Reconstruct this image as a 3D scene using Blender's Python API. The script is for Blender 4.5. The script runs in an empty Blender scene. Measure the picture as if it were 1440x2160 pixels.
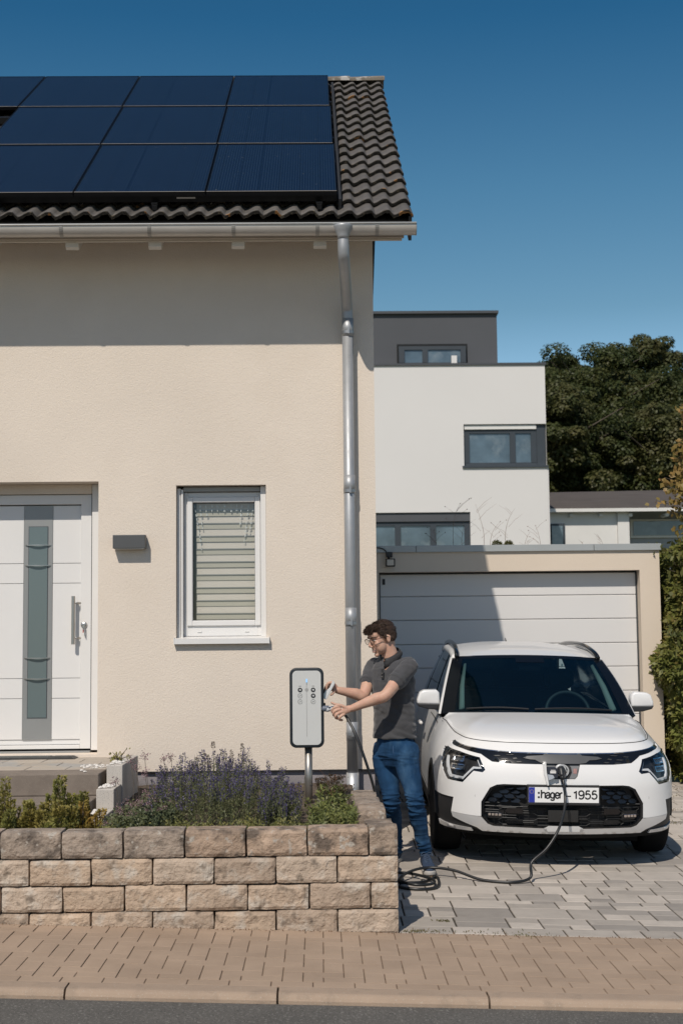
import bpy, bmesh, math, random
import numpy as np
from mathutils import Vector, Matrix, noise
from mathutils.geometry import delaunay_2d_cdt
R = math.radians
random.seed(7)
rng = np.random.default_rng(7)
scene = bpy.context.scene
# ------------------------------------------------------------------ camera
pitch, yaw, roll = R(5.15), R(.9), R(.59)
fw = Vector((math.sin(yaw)*math.cos(pitch), math.cos(yaw)*math.cos(pitch), math.sin(pitch)))
r0 = Vector((math.cos(yaw), -math.sin(yaw), 0)); u0 = r0.cross(fw)
rt = r0*math.cos(roll) - u0*math.sin(roll); up = u0*math.cos(roll) + r0*math.sin(roll)
cd = bpy.data.cameras.new('camera'); cam = bpy.data.objects.new('camera', cd)
scene.collection.objects.link(cam)
cam.matrix_world = Matrix(((rt.x, up.x, -fw.x, 0), (rt.y, up.y, -fw.y, 0), (rt.z, up.z, -fw.z, 1.7), (0, 0, 0, 1)))
cd.sensor_fit = 'VERTICAL'; cd.sensor_height = 36; cd.sensor_width = 24; cd.lens = 2950/2160*36
cd.clip_start = .1; cd.clip_end = 3000
cd.dof.use_dof = True; cd.dof.focus_distance = 10.6; cd.dof.aperture_fstop = 4.5
scene.camera = cam
# ------------------------------------------------------------------ sky, sun, exposure
SUN = Vector((.36, 1, -1.17)).normalized()          # the way the light travels
world = bpy.data.worlds.new('World'); scene.world = world; world.use_nodes = True
wn = world.node_tree.nodes; wl = world.node_tree.links; bg = wn['Background']
sky = wn.new('ShaderNodeTexSky'); sky.sky_type = 'NISHITA'; sky.sun_disc = False
sky.sun_elevation = math.asin(-SUN.z); sky.sun_rotation = math.atan2(-SUN.x, -SUN.y) % (2*math.pi)
sky.air_density = 1.0; sky.dust_density = .35; sky.ozone_density = 3.0; sky.altitude = 300
# the deep, polarised look of the photograph's sky: darker and bluer with height
tcw = wn.new('ShaderNodeTexCoord'); sxyz = wn.new('ShaderNodeSeparateXYZ'); wl.new(tcw.outputs['Generated'], sxyz.inputs[0])
cr_ = wn.new('ShaderNodeValToRGB'); wl.new(sxyz.outputs[2], cr_.inputs[0]); el = cr_.color_ramp.elements
stops = [(0, (1.1, 1.12, 1.1)), (.13, (.95, .98, .92)), (.228, (.49, .63, .58)), (.31, (.33, .555, .555)), (.416, (.13, .405, .485)), (.60, (.08, .27, .34)), (1, (.06, .19, .25))]
el[0].position, el[0].color = stops[0][0], (*stops[0][1], 1); el[1].position, el[1].color = stops[-1][0], (*stops[-1][1], 1)
for p_, c_ in stops[1:-1]: q_ = el.new(p_); q_.color = (*c_, 1)
tint = wn.new('ShaderNodeMix'); tint.data_type = 'RGBA'; tint.blend_type = 'MULTIPLY'; tint.inputs[0].default_value = 1
# towards the sun the sky stays pale
dt = wn.new('ShaderNodeVectorMath'); dt.operation = 'DOT_PRODUCT'; dt.inputs[1].default_value = tuple(-SUN); wl.new(tcw.outputs['Generated'], dt.inputs[0])
mr_ = wn.new('ShaderNodeMapRange'); mr_.interpolation_type = 'SMOOTHSTEP'; mr_.inputs[1].default_value = -.15; mr_.inputs[2].default_value = .6; wl.new(dt.outputs['Value'], mr_.inputs[0])
mw = wn.new('ShaderNodeMix'); mw.data_type = 'RGBA'; wl.new(mr_.outputs[0], mw.inputs[0]); wl.new(cr_.outputs[0], mw.inputs[6]); mw.inputs[7].default_value = (.56, .57, .56, 1)
wl.new(sky.outputs[0], tint.inputs[6]); wl.new(mw.outputs[2], tint.inputs[7]); wl.new(tint.outputs[2], bg.inputs[0]); bg.inputs[1].default_value = .142
sl = bpy.data.lights.new('sun', 'SUN'); sl.energy = 3.68; sl.angle = R(.55); sl.color = (1, .915, .81)
so = bpy.data.objects.new('sun', sl); scene.collection.objects.link(so)
so.rotation_euler = SUN.to_track_quat('-Z', 'Y').to_euler(); so.location = (-4, -8, 12)
scene.view_settings.view_transform = 'Standard'; scene.view_settings.look = 'None'
scene.view_settings.exposure = 0; scene.view_settings.gamma = 1; scene.view_settings.use_curve_mapping = False
scene.cycles.max_bounces = 8; scene.cycles.transparent_max_bounces = 16
# ------------------------------------------------------------------ object helpers
COL = scene.collection
def _loc(p):
    return Vector(p.location) + (_loc(p.parent) if p.parent else Vector())
def put(name, me, mats=None, parent=None, smooth=False, center=True):
    """link a mesh given in world coordinates as one object, its origin in its middle"""
    if isinstance(me, bmesh.types.BMesh):
        b = me; me = bpy.data.meshes.new(name); b.to_mesh(me); b.free()
    me.name = name
    if mats is not None:
        for m in (mats if isinstance(mats, (list, tuple)) else [mats]): me.materials.append(m)
    n = len(me.vertices)
    if n and center:
        co = np.empty(n*3, np.float32); me.vertices.foreach_get('co', co); co = co.reshape(-1, 3)
        c = (co.min(0)+co.max(0))/2; me.vertices.foreach_set('co', (co-c).ravel()); c = Vector([float(v) for v in c])
    else: c = Vector()
    if smooth: me.polygons.foreach_set('use_smooth', [True]*len(me.polygons))
    me.update()
    o = bpy.data.objects.new(name, me); COL.objects.link(o)
    if parent: o.parent = parent; o.location = c-_loc(parent)
    else: o.location = c
    return o
def tag(o, label=None, cat=None, group=None, kind=None):
    if label: o['label'] = label
    if cat: o['category'] = cat
    if group: o['group'] = group
    if kind: o['kind'] = kind
    return o
def thing(name, loc, label, cat, group=None):
    o = bpy.data.objects.new(name, None); o.location = loc; o.empty_display_size = .1; COL.objects.link(o)
    return tag(o, label, cat, group)
def structure(o): o['kind'] = 'structure'; return o
def dup(o, parent=None, loc=None):
    c = o.copy(); COL.objects.link(c)
    if parent: c.parent = parent
    if loc is not None: c.location = loc
    return c
def dup_tree(o, parent=None):
    c = dup(o, parent)
    for ch in [x for x in o.children]: dup_tree(ch, c)
    return c
def py(verts, faces, name='m'):
    me = bpy.data.meshes.new(name); me.from_pydata([tuple(v) for v in verts], [], [tuple(f) for f in faces]); me.update(); return me
def quads_np(V, F, name='m', mat_idx=None):
    """fast mesh from arrays; F is (n, 3 or 4)"""
    me = bpy.data.meshes.new(name); V = np.asarray(V, np.float32); F = np.asarray(F, np.int32)
    me.vertices.add(len(V)); me.vertices.foreach_set('co', V.ravel())
    k = F.shape[1]; me.loops.add(F.size); me.loops.foreach_set('vertex_index', F.ravel())
    me.polygons.add(len(F)); me.polygons.foreach_set('loop_start', np.arange(0, F.size, k, dtype=np.int32))
    if mat_idx is not None: me.polygons.foreach_set('material_index', np.asarray(mat_idx, np.int32))
    me.update(calc_edges=True); return me
def box(bm, x0, x1, y0, y1, z0, z1, bev=0, seg=1):
    v = [bm.verts.new((x, y, z)) for z in (z0, z1) for y in (y0, y1) for x in (x0, x1)]
    fs = [bm.faces.new([v[i] for i in f]) for f in ((0, 2, 3, 1), (4, 5, 7, 6), (0, 1, 5, 4), (2, 6, 7, 3), (0, 4, 6, 2), (1, 3, 7, 5))]
    if bev:
        es = list({e for f in fs for e in f.edges})
        bmesh.ops.bevel(bm, geom=es, offset=bev, segments=seg, profile=.5, affect='EDGES')
    return bm
def nb(): return bmesh.new()
def bx(*a, **k): return box(nb(), *a, **k)
def boxes(lst, bev=0):
    b = nb()
    for l in lst: box(b, *l, bev=bev)
    return b
def prism(bm, pts, a0, a1, axis='y', bev=0, seg=2):
    """closed outline (two coordinates) extruded along an axis"""
    def mk(p, a): return {'y': (p[0], a, p[1]), 'x': (a, p[0], p[1]), 'z': (p[0], p[1], a)}[axis]
    A = [bm.verts.new(mk(p, a0)) for p in pts]; B = [bm.verts.new(mk(p, a1)) for p in pts]
    n = len(pts); fs = [bm.faces.new(A), bm.faces.new(B[::-1])]
    for i in range(n): fs.append(bm.faces.new((A[i], B[i], B[(i+1) % n], A[(i+1) % n])))
    bmesh.ops.recalc_face_normals(bm, faces=fs)
    if bev:
        es = list({e for f in fs[:2] for e in f.edges}); bmesh.ops.bevel(bm, geom=es, offset=bev, segments=seg, profile=.5, affect='EDGES')
    return bm
def rrect(x0, x1, z0, z1, r, n=6):
    out = []
    for cx, cz, a in ((x1-r, z1-r, 0), (x0+r, z1-r, 90), (x0+r, z0+r, 180), (x1-r, z0+r, 270)):
        for i in range(n+1): t = R(a+90*i/n); out.append((cx+r*math.cos(t), cz+r*math.sin(t)))
    return out
def tube(bm, pts, rad, n=10, cap=True, flat=1.0):
    """round bar along points, rad a number or one per point"""
    P = [Vector(p) for p in pts]; m = len(P)
    if not hasattr(rad, '__len__'): rad = [rad]*m
    t0 = (P[1]-P[0]).normalized(); a = t0.orthogonal().normalized(); rings = []
    for i in range(m):
        t = (P[min(i+1, m-1)]-P[max(i-1, 0)]).normalized()
        a = (a-t*a.dot(t)); a = a.normalized() if a.length > 1e-6 else t.orthogonal().normalized(); b = t.cross(a)
        rings.append([bm.verts.new(P[i]+(a*math.cos(2*math.pi*k/n)+b*math.sin(2*math.pi*k/n)*flat)*rad[i]) for k in range(n)])
    for i in range(m-1):
        for k in range(n): bm.faces.new((rings[i][k], rings[i][(k+1) % n], rings[i+1][(k+1) % n], rings[i+1][k]))
    if cap: bm.faces.new(rings[0][::-1]); bm.faces.new(rings[-1])
    return bm
def tb(pts, rad, n=10, **k): return tube(nb(), pts, rad, n, **k)
def spline(pts, n=8):
    """Catmull-Rom through points"""
    P = [Vector(p) for p in pts]; P = [P[0]*2-P[1]]+P+[P[-1]*2-P[-2]]; out = []
    for i in range(1, len(P)-2):
        for k in range(n):
            t = k/n; a, b, c, d = P[i-1:i+3]
            out.append(.5*((2*b)+(c-a)*t+(2*a-5*b+4*c-d)*t*t+(3*b-a-3*c+d)*t**3))
    out.append(P[-2]); return out
def lathe(bm, prof, c=(0, 0, 0), n=24, axis='z'):
    """profile of (radius, height) turned round an axis"""
    rings = []
    for r, h in prof:
        ring = []
        for k in range(n):
            a = 2*math.pi*k/n; p = (r*math.cos(a), r*math.sin(a), h)
            if axis == 'y': p = (p[0], p[2], -p[1])
            if axis == 'x': p = (p[2], p[0], p[1])
            ring.append(bm.verts.new((p[0]+c[0], p[1]+c[1], p[2]+c[2])))
        rings.append(ring)
    for i in range(len(rings)-1):
        for k in range(n): bm.faces.new((rings[i][k], rings[i][(k+1) % n], rings[i+1][(k+1) % n], rings[i+1][k]))
    bm.faces.new(rings[0][::-1]); bm.faces.new(rings[-1])
    bmesh.ops.recalc_face_normals(bm, faces=bm.faces[:]); return bm
def lin(a, b, t): return a+(b-a)*t
def interp(x, xs, ys): return float(np.interp(x, xs, ys))
def sstep(a, b, x):
    t = min(max((x-a)/(b-a), 0), 1); return t*t*(3-2*t)
def fbm(p, o=3): return noise.fractal(Vector(p), 1.0, 2.0, o)
# ------------------------------------------------------------------ materials
def mat(name, col, rough=.6, metal=0.0, var=.08, vs=2.0, col2=None, s2=6.0, lo=.5, hi=.62, amt=1.0, bump=0.0, bs=150.0,
        bump2=0.0, bs2=12.0, spec=.5, coat=0.0, rnd=0.0, detail=4, stretch=(1, 1, 1), col3=None, s3=60, lo3=.6, hi3=.66, rvar=0.0, objco=False, sheen=0):
    m = bpy.data.materials.new(name); m.use_nodes = True; N = m.node_tree.nodes; L = m.node_tree.links; B = N['Principled BSDF']
    B.inputs['Roughness'].default_value = rough; B.inputs['Metallic'].default_value = metal
    B.inputs['Specular IOR Level'].default_value = spec; B.inputs['Coat Weight'].default_value = coat; B.inputs['Coat Roughness'].default_value = .04
    if sheen: B.inputs['Sheen Weight'].default_value = sheen; B.inputs['Sheen Roughness'].default_value = .5
    if objco: src = N.new('ShaderNodeTexCoord').outputs['Object']
    else: src = N.new('ShaderNodeNewGeometry').outputs['Position']
    mp = N.new('ShaderNodeMapping'); mp.inputs['Scale'].default_value = stretch; L.new(src, mp.inputs[0]); P = mp.outputs[0]
    if rnd or objco:
        oi = N.new('ShaderNodeObjectInfo')
    if objco:
        ad = N.new('ShaderNodeVectorMath'); ad.operation = 'ADD'; sc = N.new('ShaderNodeMath'); sc.operation = 'MULTIPLY'; sc.inputs[1].default_value = 37.3
        L.new(oi.outputs['Random'], sc.inputs[0]); L.new(P, ad.inputs[0]); L.new(sc.outputs[0], ad.inputs[1]); P = ad.outputs[0]
    def nz(scale, det=detail, rg=.6):
        n = N.new('ShaderNodeTexNoise'); n.inputs['Scale'].default_value = scale; n.inputs['Detail'].default_value = det; n.inputs['Roughness'].default_value = rg
        L.new(P, n.inputs['Vector']); return n.outputs['Fac']
    def ramp(fac, a, b, o0=0, o1=1):
        r = N.new('ShaderNodeMapRange'); r.inputs[1].default_value = a; r.inputs[2].default_value = b; r.inputs[3].default_value = o0; r.inputs[4].default_value = o1
        L.new(fac, r.inputs[0]); return r.outputs[0]
    def mix(f, a, b, mode='MIX'):
        x = N.new('ShaderNodeMix'); x.data_type = 'RGBA'; x.blend_type = mode
        if isinstance(f, (int, float)): x.inputs[0].default_value = f
        else: L.new(f, x.inputs[0])
        for i, v in ((6, a), (7, b)):
            if isinstance(v, (tuple, list)): x.inputs[i].default_value = (*v[:3], 1)
            else: L.new(v, x.inputs[i])
        return x.outputs[2]
    c = (*col, 1)
    if var:
        c = mix(ramp(nz(vs), .3, .7), tuple(v*(1-var) for v in col), tuple(min(v*(1+var), 1) for v in col))
    if col2: c = mix(ramp(nz(s2), lo, hi, 0, amt), c, col2)
    if col3: c = mix(ramp(nz(s3, 2), lo3, hi3), c, col3)
    if rnd:
        hv = N.new('ShaderNodeHueSaturation')
        if isinstance(c, tuple): hv.inputs['Color'].default_value = c
        else: L.new(c, hv.inputs['Color'])
        L.new(ramp(oi.outputs['Random'], 0, 1, 1-rnd, 1+rnd), hv.inputs['Value']); c = hv.outputs[0]
    if isinstance(c, tuple): B.inputs['Base Color'].default_value = c
    else: L.new(c, B.inputs['Base Color'])
    if rvar: L.new(ramp(nz(vs*3), .3, .7, rough-rvar, rough+rvar), B.inputs['Roughness'])
    last = None
    for st, s in ((bump2, bs2), (bump, bs)):
        if st:
            b = N.new('ShaderNodeBump'); b.inputs['Strength'].default_value = 1; b.inputs['Distance'].default_value = st
            L.new(nz(s, 3), b.inputs['Height'])
            if last: L.new(last, b.inputs['Normal'])
            last = b.outputs[0]
    if last: L.new(last, B.inputs['Normal'])
    return m
def glass(name, col=(.02, .03, .035), tr=.25, rough=.02, ior=1.5, tcol=(.5, .6, .6)):
    """clear pane: part mirror by angle, part see-through with a tint"""
    m = bpy.data.materials.new(name); m.use_nodes = True; N = m.node_tree.nodes; L = m.node_tree.links; N.remove(N['Principled BSDF'])
    lw = N.new('ShaderNodeLayerWeight'); lw.inputs[0].default_value = .5; pw = N.new('ShaderNodeMath'); pw.operation = 'POWER'; pw.inputs[1].default_value = 5; L.new(lw.outputs['Facing'], pw.inputs[0])
    f0 = ((ior-1)/(ior+1))**2*1.6; fr = N.new('ShaderNodeMath'); fr.operation = 'MULTIPLY_ADD'; fr.inputs[1].default_value = 1-f0; fr.inputs[2].default_value = f0; L.new(pw.outputs[0], fr.inputs[0])
    g = N.new('ShaderNodeBsdfGlossy'); g.inputs['Roughness'].default_value = rough; g.inputs[0].default_value = (.9, .95, 1, 1)
    t = N.new('ShaderNodeBsdfTransparent'); t.inputs[0].default_value = (*tcol, 1)
    d = N.new('ShaderNodeBsdfDiffuse'); d.inputs[0].default_value = (*col, 1)
    a = N.new('ShaderNodeMixShader'); a.inputs[0].default_value = tr; L.new(d.outputs[0], a.inputs[1]); L.new(t.outputs[0], a.inputs[2])
    b = N.new('ShaderNodeMixShader'); L.new(fr.outputs[0], b.inputs[0]); L.new(a.outputs[0], b.inputs[1]); L.new(g.outputs[0], b.inputs[2])
    L.new(b.outputs[0], N['Material Output'].inputs[0]); return m
def leafmat(name, a, b, c=None, rough=.5, tl=.35, vs=.9):
    """two-sided leaf: colour differs from clump to clump and leaf to leaf, light passes through"""
    m = mat(name, a, rough, var=.35, vs=9, col2=b, s2=vs, lo=.45, hi=.6, col3=c, s3=14, lo3=.6, hi3=.7, spec=.35)
    N = m.node_tree.nodes; L = m.node_tree.links; B = N['Principled BSDF']; t = N.new('ShaderNodeBsdfTranslucent')
    s = B.inputs['Base Color'].links[0].from_socket; L.new(s, t.inputs[0])
    x = N.new('ShaderNodeMixShader'); x.inputs[0].default_value = tl
    L.new(B.outputs[0], x.inputs[1]); L.new(t.outputs[0], x.inputs[2]); L.new(x.outputs[0], N['Material Output'].inputs[0]); return m
render_m = mat('cream_render', (.69, .61, .522), .9, var=.045, vs=.7, col2=(.63, .545, .455), s2=1.3, lo=.52, hi=.75, amt=.45, bump=.0032, bs=95, bump2=.0012, bs2=30, spec=.2, col3=(.5, .43, .34), s3=130, lo3=.66, hi3=.72)
white_plastic = mat('white_plastic', (.71, .70, .685), .32, var=.02, vs=1.5, spec=.5)
white_paint = mat('white_paint', (.68, .67, .65), .55, var=.03)
zinc = mat('zinc', (.37, .38, .39), .50, metal=.45, var=.08, vs=5, rvar=.06)
zinc_light = mat('grey_gutter_metal', (.50, .47, .43), .42, metal=.35, var=.06, vs=4, rvar=.08)
steel = mat('brushed_steel', (.52, .50, .47), .33, metal=1, var=.06)
alu_grey = mat('grey_metal_panel', (.29, .295, .29), .45, metal=.4, var=.05)
black_metal = mat('black_metal', (.012, .013, .015), .4, var=.1)
black_plastic = mat('black_plastic', (.015, .016, .018), .5, var=.1, bump=.0008, bs=500)
anthracite = mat('anthracite_paint', (.055, .06, .068), .5, var=.05)
dark_void = mat('dark_room', (.012, .014, .016), .9, var=0)
rubber = mat('rubber', (.007, .007, .0075), .85, var=.1, spec=.25)
mortar_dark = mat('joint_soil', (.05, .042, .032), .95, var=.3, vs=30, bump=.004, bs=60)
# ================================================================== ground, road, kerb, pavement, driveway
def G(x, y):
    """street falls to the right, the driveway rises gently to the garage"""
    k = lin(.035, .022, sstep(8.3, 10, y)); xx = min(max(x, -8), 8)
    return -k*(xx-.44)+.030*max(0, min(y, 15.3)-9.5)
def sheet(x0, x1, y0, y1, nx, ny, zf):
    V = [(lin(x0, x1, i/nx), lin(y0, y1, j/ny)) for j in range(ny+1) for i in range(nx+1)]
    return py([(x, y, zf(x, y)) for x, y in V], [(j*(nx+1)+i, j*(nx+1)+i+1, (j+1)*(nx+1)+i+1, (j+1)*(nx+1)+i) for j in range(ny) for i in range(nx)])
def slopez(x): return -.035*(min(max(x, -8), 8)-.44)
asphalt = mat('asphalt', (.115, .108, .096), .85, var=.12, vs=3, col2=(.26, .25, .225), s2=75, lo=.56, hi=.66, bump=.006, bs=230, bump2=.003, bs2=30, col3=(.045, .043, .04), s3=90, lo3=.58, hi3=.66)
structure(put('road', sheet(-40, 40, -12, 6.80, 40, 4, lambda x, y: slopez(x)-.045), asphalt, center=False))
def terr(x, y):
    z = -.35
    if y > 17: z = lin(-.1, 3.2, sstep(17, 42, y))
    z += lin(0, 17, sstep(58, 120, y))+.6*fbm((x*.03, y*.03, 0))*sstep(50, 90, y)
    return z+lin(0, 10, sstep(110, 300, y))
grass_m = mat('dry_grass', (.10, .11, .045), .9, var=.3, vs=.5, col2=(.16, .14, .07), s2=3, bump=.02, bs=20)
structure(put('ground', sheet(-320, 320, 15.0, 600, 60, 90, terr), grass_m, center=False, smooth=True))
structure(put('street_soil', sheet(-40, 40, 6.9, 15.2, 30, 8, lambda x, y: G(x, y)-.30), mortar_dark, center=False))
# far bank behind the camera so that panes and paint have a street to mirror
structure(put('verge', sheet(-60, 60, -60, -12, 10, 6, lambda x, y: -.05+.02*(-12-y)), grass_m, center=False))
# kerb
kerb_m = mat('kerb_concrete', (.37, .275, .20), .85, var=.08, vs=3, col2=(.20, .16, .12), s2=9, lo=.55, hi=.75, amt=.5, bump=.003, bs=190, col3=(.45, .40, .33), s3=190, lo3=.62, hi3=.7, rnd=.05)
kerb = put('kerb', sheet(-40, 40, 6.80, 6.97, 40, 1, lambda x, y: slopez(x)-.09), mortar_dark, center=False); structure(kerb)
kx = -7.28
first = None
def kerb_stone(x0, x1):
    pts = [(6.801, -.3), (6.803, -.03)]+[(6.803+.045-.045*math.cos(R(a)), -.045+.045*math.sin(R(a))) for a in (20, 40, 60, 78, 90)]+[(6.955, 0), (6.955, -.3)]
    b = nb(); prism(b, pts, x0, x1, 'x')
    for v in b.verts: v.co.z += slopez(v.co.x)
    return b
for i in range(16):
    x0 = -7.254+i*1.005
    put('kerb_stone', kerb_stone(x0+.004, x0+.999), kerb_m, kerb)
# pavement, herringbone
pav_m = mat('tan_paving', (.37, .272, .195), .88, var=.09, vs=2.3, col2=(.30, .215, .15), s2=1.7, lo=.5, hi=.75, amt=.7, bump=.0022, bs=230, rnd=.055, col3=(.42, .35, .27), s3=210, lo3=.64, hi3=.72)
pav = put('pavement', sheet(-30, 30, 6.94, 8.33, 30, 2, lambda x, y: slopez(x)-.0045), mat('joint_sand', (.17, .12, .08), .95, var=.3, vs=8, bump=.003, bs=80), center=False); structure(pav)
def brick_bm(w, d, h=.05, g=.0030):
    b = nb(); box(b, -w/2+g, w/2-g, -d/2+.0014, d/2-.0014, -h, 0)
    es = [e for e in b.edges if all(v.co.z > -.001 for v in e.verts)]
    bmesh.ops.bevel(b, geom=es, offset=.0009, segments=1, affect='EDGES'); return b
def shared(name, bm, m):
    me = bpy.data.meshes.new(name); bm.to_mesh(me); bm.free(); me.materials.append(m); return me
A = .102
brick_h = shared('paving_brick', brick_bm(2*A, A), pav_m); brick_v = shared('paving_brick_turned', brick_bm(A, 2*A), pav_m)
def place(me, name, x, y, z, parent, tilt=0.0, sl=.035):
    o = bpy.data.objects.new(name, me); COL.objects.link(o); o.parent = parent; o.location = Vector((x, y, z))-_loc(parent)
    o.rotation_euler = (random.uniform(-tilt, tilt), sl+random.uniform(-tilt, tilt), 0); return o
rest = nb()
ny = int((8.26-7.06)/A)
cand = []
for j in range(-1, ny+1):
    for i in range(-70, 70):
        t = (i+j) % 4; y0 = 7.06+j*A; x0 = i*A
        if t == 0: cand.append((x0+A, y0+A/2, 'h'))
        elif t == 2: cand.append((x0+A/2, y0+A, 'v'))
def clip_brick(cx, cy, k):
    w, d = (2*A, A) if k == 'h' else (A, 2*A)
    ya, yb = max(cy-d/2, 7.062), min(cy+d/2, 8.262)
    return (cx-w/2, cx+w/2, ya, yb)
for cx, cy, k in cand:
    x0, x1, ya, yb = clip_brick(cx, cy, k)
    if yb-ya < .03: continue
    whole = abs((yb-ya)-(A if k == 'h' else 2*A)) < .001
    dz = random.uniform(-.0012, .0012)
    if -1.95 < cx < 2.15:
        if whole: place(brick_h if k == 'h' else brick_v, 'paving_brick', cx, cy, slopez(cx)+dz, pav, .003)
        else:
            o = put('paving_brick', brick_bm(x1-x0, yb-ya), pav_m, pav, center=False)
            o.location = Vector(((x0+x1)/2, (ya+yb)/2, slopez(cx)+dz))-_loc(pav); o.rotation_euler = (0, .035, 0)
    elif whole or True:
        b2 = box(rest, x0+.003, x1-.003, ya+.003, yb-.003, slopez(cx)-.04, slopez(cx)+dz)
tag(put('paving_bricks', rest, pav_m, pav), kind='stuff')
for i in range(-18, 22):       # edge course along the kerb
    x = i*.204+.05
    if -1.95 < x < 2.15: place(brick_h, 'paving_brick', x, 7.008, slopez(x), pav, .002)
# driveway, multi-format grey pavers
drv = put('driveway', sheet(.30, 9, 8.265, 15.25, 30, 40, lambda x, y: G(x, y)-.009), mortar_dark, center=False); structure(drv)
dm = [mat('grey_paver_%s' % n, c, .85, var=.07, vs=5, col2=tuple(v*.8 for v in c), s2=7, lo=.5, hi=.75, amt=.7, bump=.0016, bs=260, rnd=.10)
      for n, c in (('light', (.475, .425, .37)), ('mid', (.39, .35, .305)), ('dark', (.31, .28, .248)))]
def paver(x0, x1, y0, y1, obj_=True):
    cx, cy = (x0+x1)/2, (y0+y1)/2; m = random.choices(dm, (.36, .44, .2))[0]; g = .0055
    b = nb(); box(b, x0+g, x1-g, y0+.0038, y1-.0038, -.05, 0)
    es = [e for e in b.edges if all(v.co.z > -.001 for v in e.verts)]; bmesh.ops.bevel(b, geom=es, offset=.0025, segments=1, affect='EDGES')
    dz = random.uniform(-.0015, .0015)
    for v in b.verts: v.co.z += G(v.co.x, v.co.y)+dz
    return b, m
random.seed(11); npv = 0; stuffp = {m: nb() for m in dm}
y = 8.272
while y < 15.2:
    D = random.choice((.30, .30, .24))
    if y < 8.28: D = .20
    x = .31-random.uniform(0, .2)
    while x < 6.5:
        W = random.choice((.16, .20, .24, .30, .32, .36)); sp = random.random()
        cuts = [(0, D)] if sp < .42 or D < .22 else ([(0, D*.5), (D*.5, D)] if sp < .75 else ([(0, D*.62), (D*.62, D)] if sp < .88 else [(0, D*.38), (D*.38, D)]))
        for ci, (a, b_) in enumerate(cuts):
            xs = [(x, x+W)] if (len(cuts) == 1 or W < .26 or random.random() < .6) else [(x, x+W*.55), (x+W*.55, x+W)]
            for xa, xb in xs:
                b, m = paver(max(xa, .315), xb, y+a, y+b_)
                if xb < .36: b.free(); continue
                vis = xa < 2.75 and (y < 11.6)
                if vis and npv < 296: put('paver', b, m, drv); npv += 1
                else:
                    me = bpy.data.meshes.new('t'); b.to_mesh(me); b.free(); stuffp[m].from_mesh(me); bpy.data.meshes.remove(me)
        x += W
    y += D
rp = bpy.data.meshes.new('pavers'); bb = nb(); mi = []
for k, m in enumerate(dm):
    n0 = len(bb.faces); me = bpy.data.meshes.new('t'); stuffp[m].to_mesh(me); stuffp[m].free(); bb.from_mesh(me); bpy.data.meshes.remove(me)
    bb.faces.ensure_lookup_table()
    for f in bb.faces[n0:]: f.material_index = k
tag(put('pavers', bb, dm, drv), kind='stuff')
# ------------------------------------------------------------------ retaining wall of split stone blocks
stone_cols = [(.41, .315, .235), (.44, .35, .27), (.37, .285, .215), (.44, .335, .245)]
stone_m = [mat('split_stone_%d' % i, c, .92, var=.16, vs=9, col2=(.50, .45, .385), s2=8, lo=.52, hi=.66, amt=.8, bump=.009, bs=60, bump2=.012, bs2=24, col3=tuple(v*.42 for v in c), s3=13, lo3=.58, hi3=.72, objco=True, rnd=.07) for i, c in enumerate(stone_cols)]
stone_top = [mat('weathered_stone_%d' % i, c, .95, var=.2, vs=7, col2=(.085, .068, .055), s2=8.5, lo=.47, hi=.64, amt=.85, bump=.009, bs=60, bump2=.011, bs2=24, col3=(.40, .36, .31), s3=20, lo3=.60, hi3=.7, objco=True, rnd=.1) for i, c in enumerate([(.33, .255, .195), (.36, .265, .195), (.31, .25, .20)])]
def rough_block(x0, x1, y0, y1, z0, z1, r=.018, amp=.010, seed=0, res=.026, rf=None):
    b = nb(); nx, ny_, nz = [max(2, round(v/res)) for v in (x1-x0, (y1-y0)*.6, z1-z0)]
    bmesh.ops.create_cube(b, size=1)
    bmesh.ops.delete(b, geom=b.verts[:], context='VERTS')
    V = {}
    def vert(i, j, k):
        q = (i, j, k)
        if q not in V: V[q] = b.verts.new((i/nx, j/ny_, k/nz))
        return V[q]
    for i in range(nx):
        for k in range(nz):
            for j in (0, ny_): b.faces.new((vert(i, j, k), vert(i+1, j, k), vert(i+1, j, k+1), vert(i, j, k+1)))
    for i in range(nx):
        for j in range(ny_):
            for k in (0, nz): b.faces.new((vert(i, j, k), vert(i+1, j, k), vert(i+1, j+1, k), vert(i, j+1, k)))
    for j in range(ny_):
        for k in range(nz):
            for i in (0, nx): b.faces.new((vert(i, j, k), vert(i, j+1, k), vert(i, j+1, k+1), vert(i, j, k+1)))
    c = Vector(((x0+x1)/2, (y0+y1)/2, (z0+z1)/2)); h = Vector((x1-x0, y1-y0, z1-z0))/2
    for v in b.verts:
        p = Vector(((v.co.x-.5)*2*h.x, (v.co.y-.5)*2*h.y, (v.co.z-.5)*2*h.z))
        q = Vector([max(-h[i]+r, min(h[i]-r, p[i])) for i in range(3)]); d = p-q
        if d.length > 1e-6: d = d.normalized()*min(r, d.length)
        w = q+d+c; s = Vector((seed*3.1, seed*1.7, 0))
        n1 = noise.noise((w+s)*9)+.6*noise.noise((w+s)*24)+.35*noise.noise((w+s)*55)
        nrm = Vector([p[i]/h[i] for i in range(3)]); edge = max(abs(nrm.x), abs(nrm.z))
        if p.y < 0: w.y += amp*n1+.008*(edge**6)
        if abs(nrm.x) > .6: w.x += .35*amp*n1*(1 if p.x > 0 else -1)*(-1)
        w.z += .25*amp*noise.noise((w+s)*14)
        v.co = w
    bmesh.ops.recalc_face_normals(b, faces=b.faces[:]); return b
rw = thing('retaining_wall', (-.5, 8.4, 0), 'low retaining wall of tan split stone blocks along the pavement in front of the flower bed', 'wall')
zs = [(-.16, -.012), (-.010, .134), (.137, .284), (.287, .437), (.440, .596)]
si = 0
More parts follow.
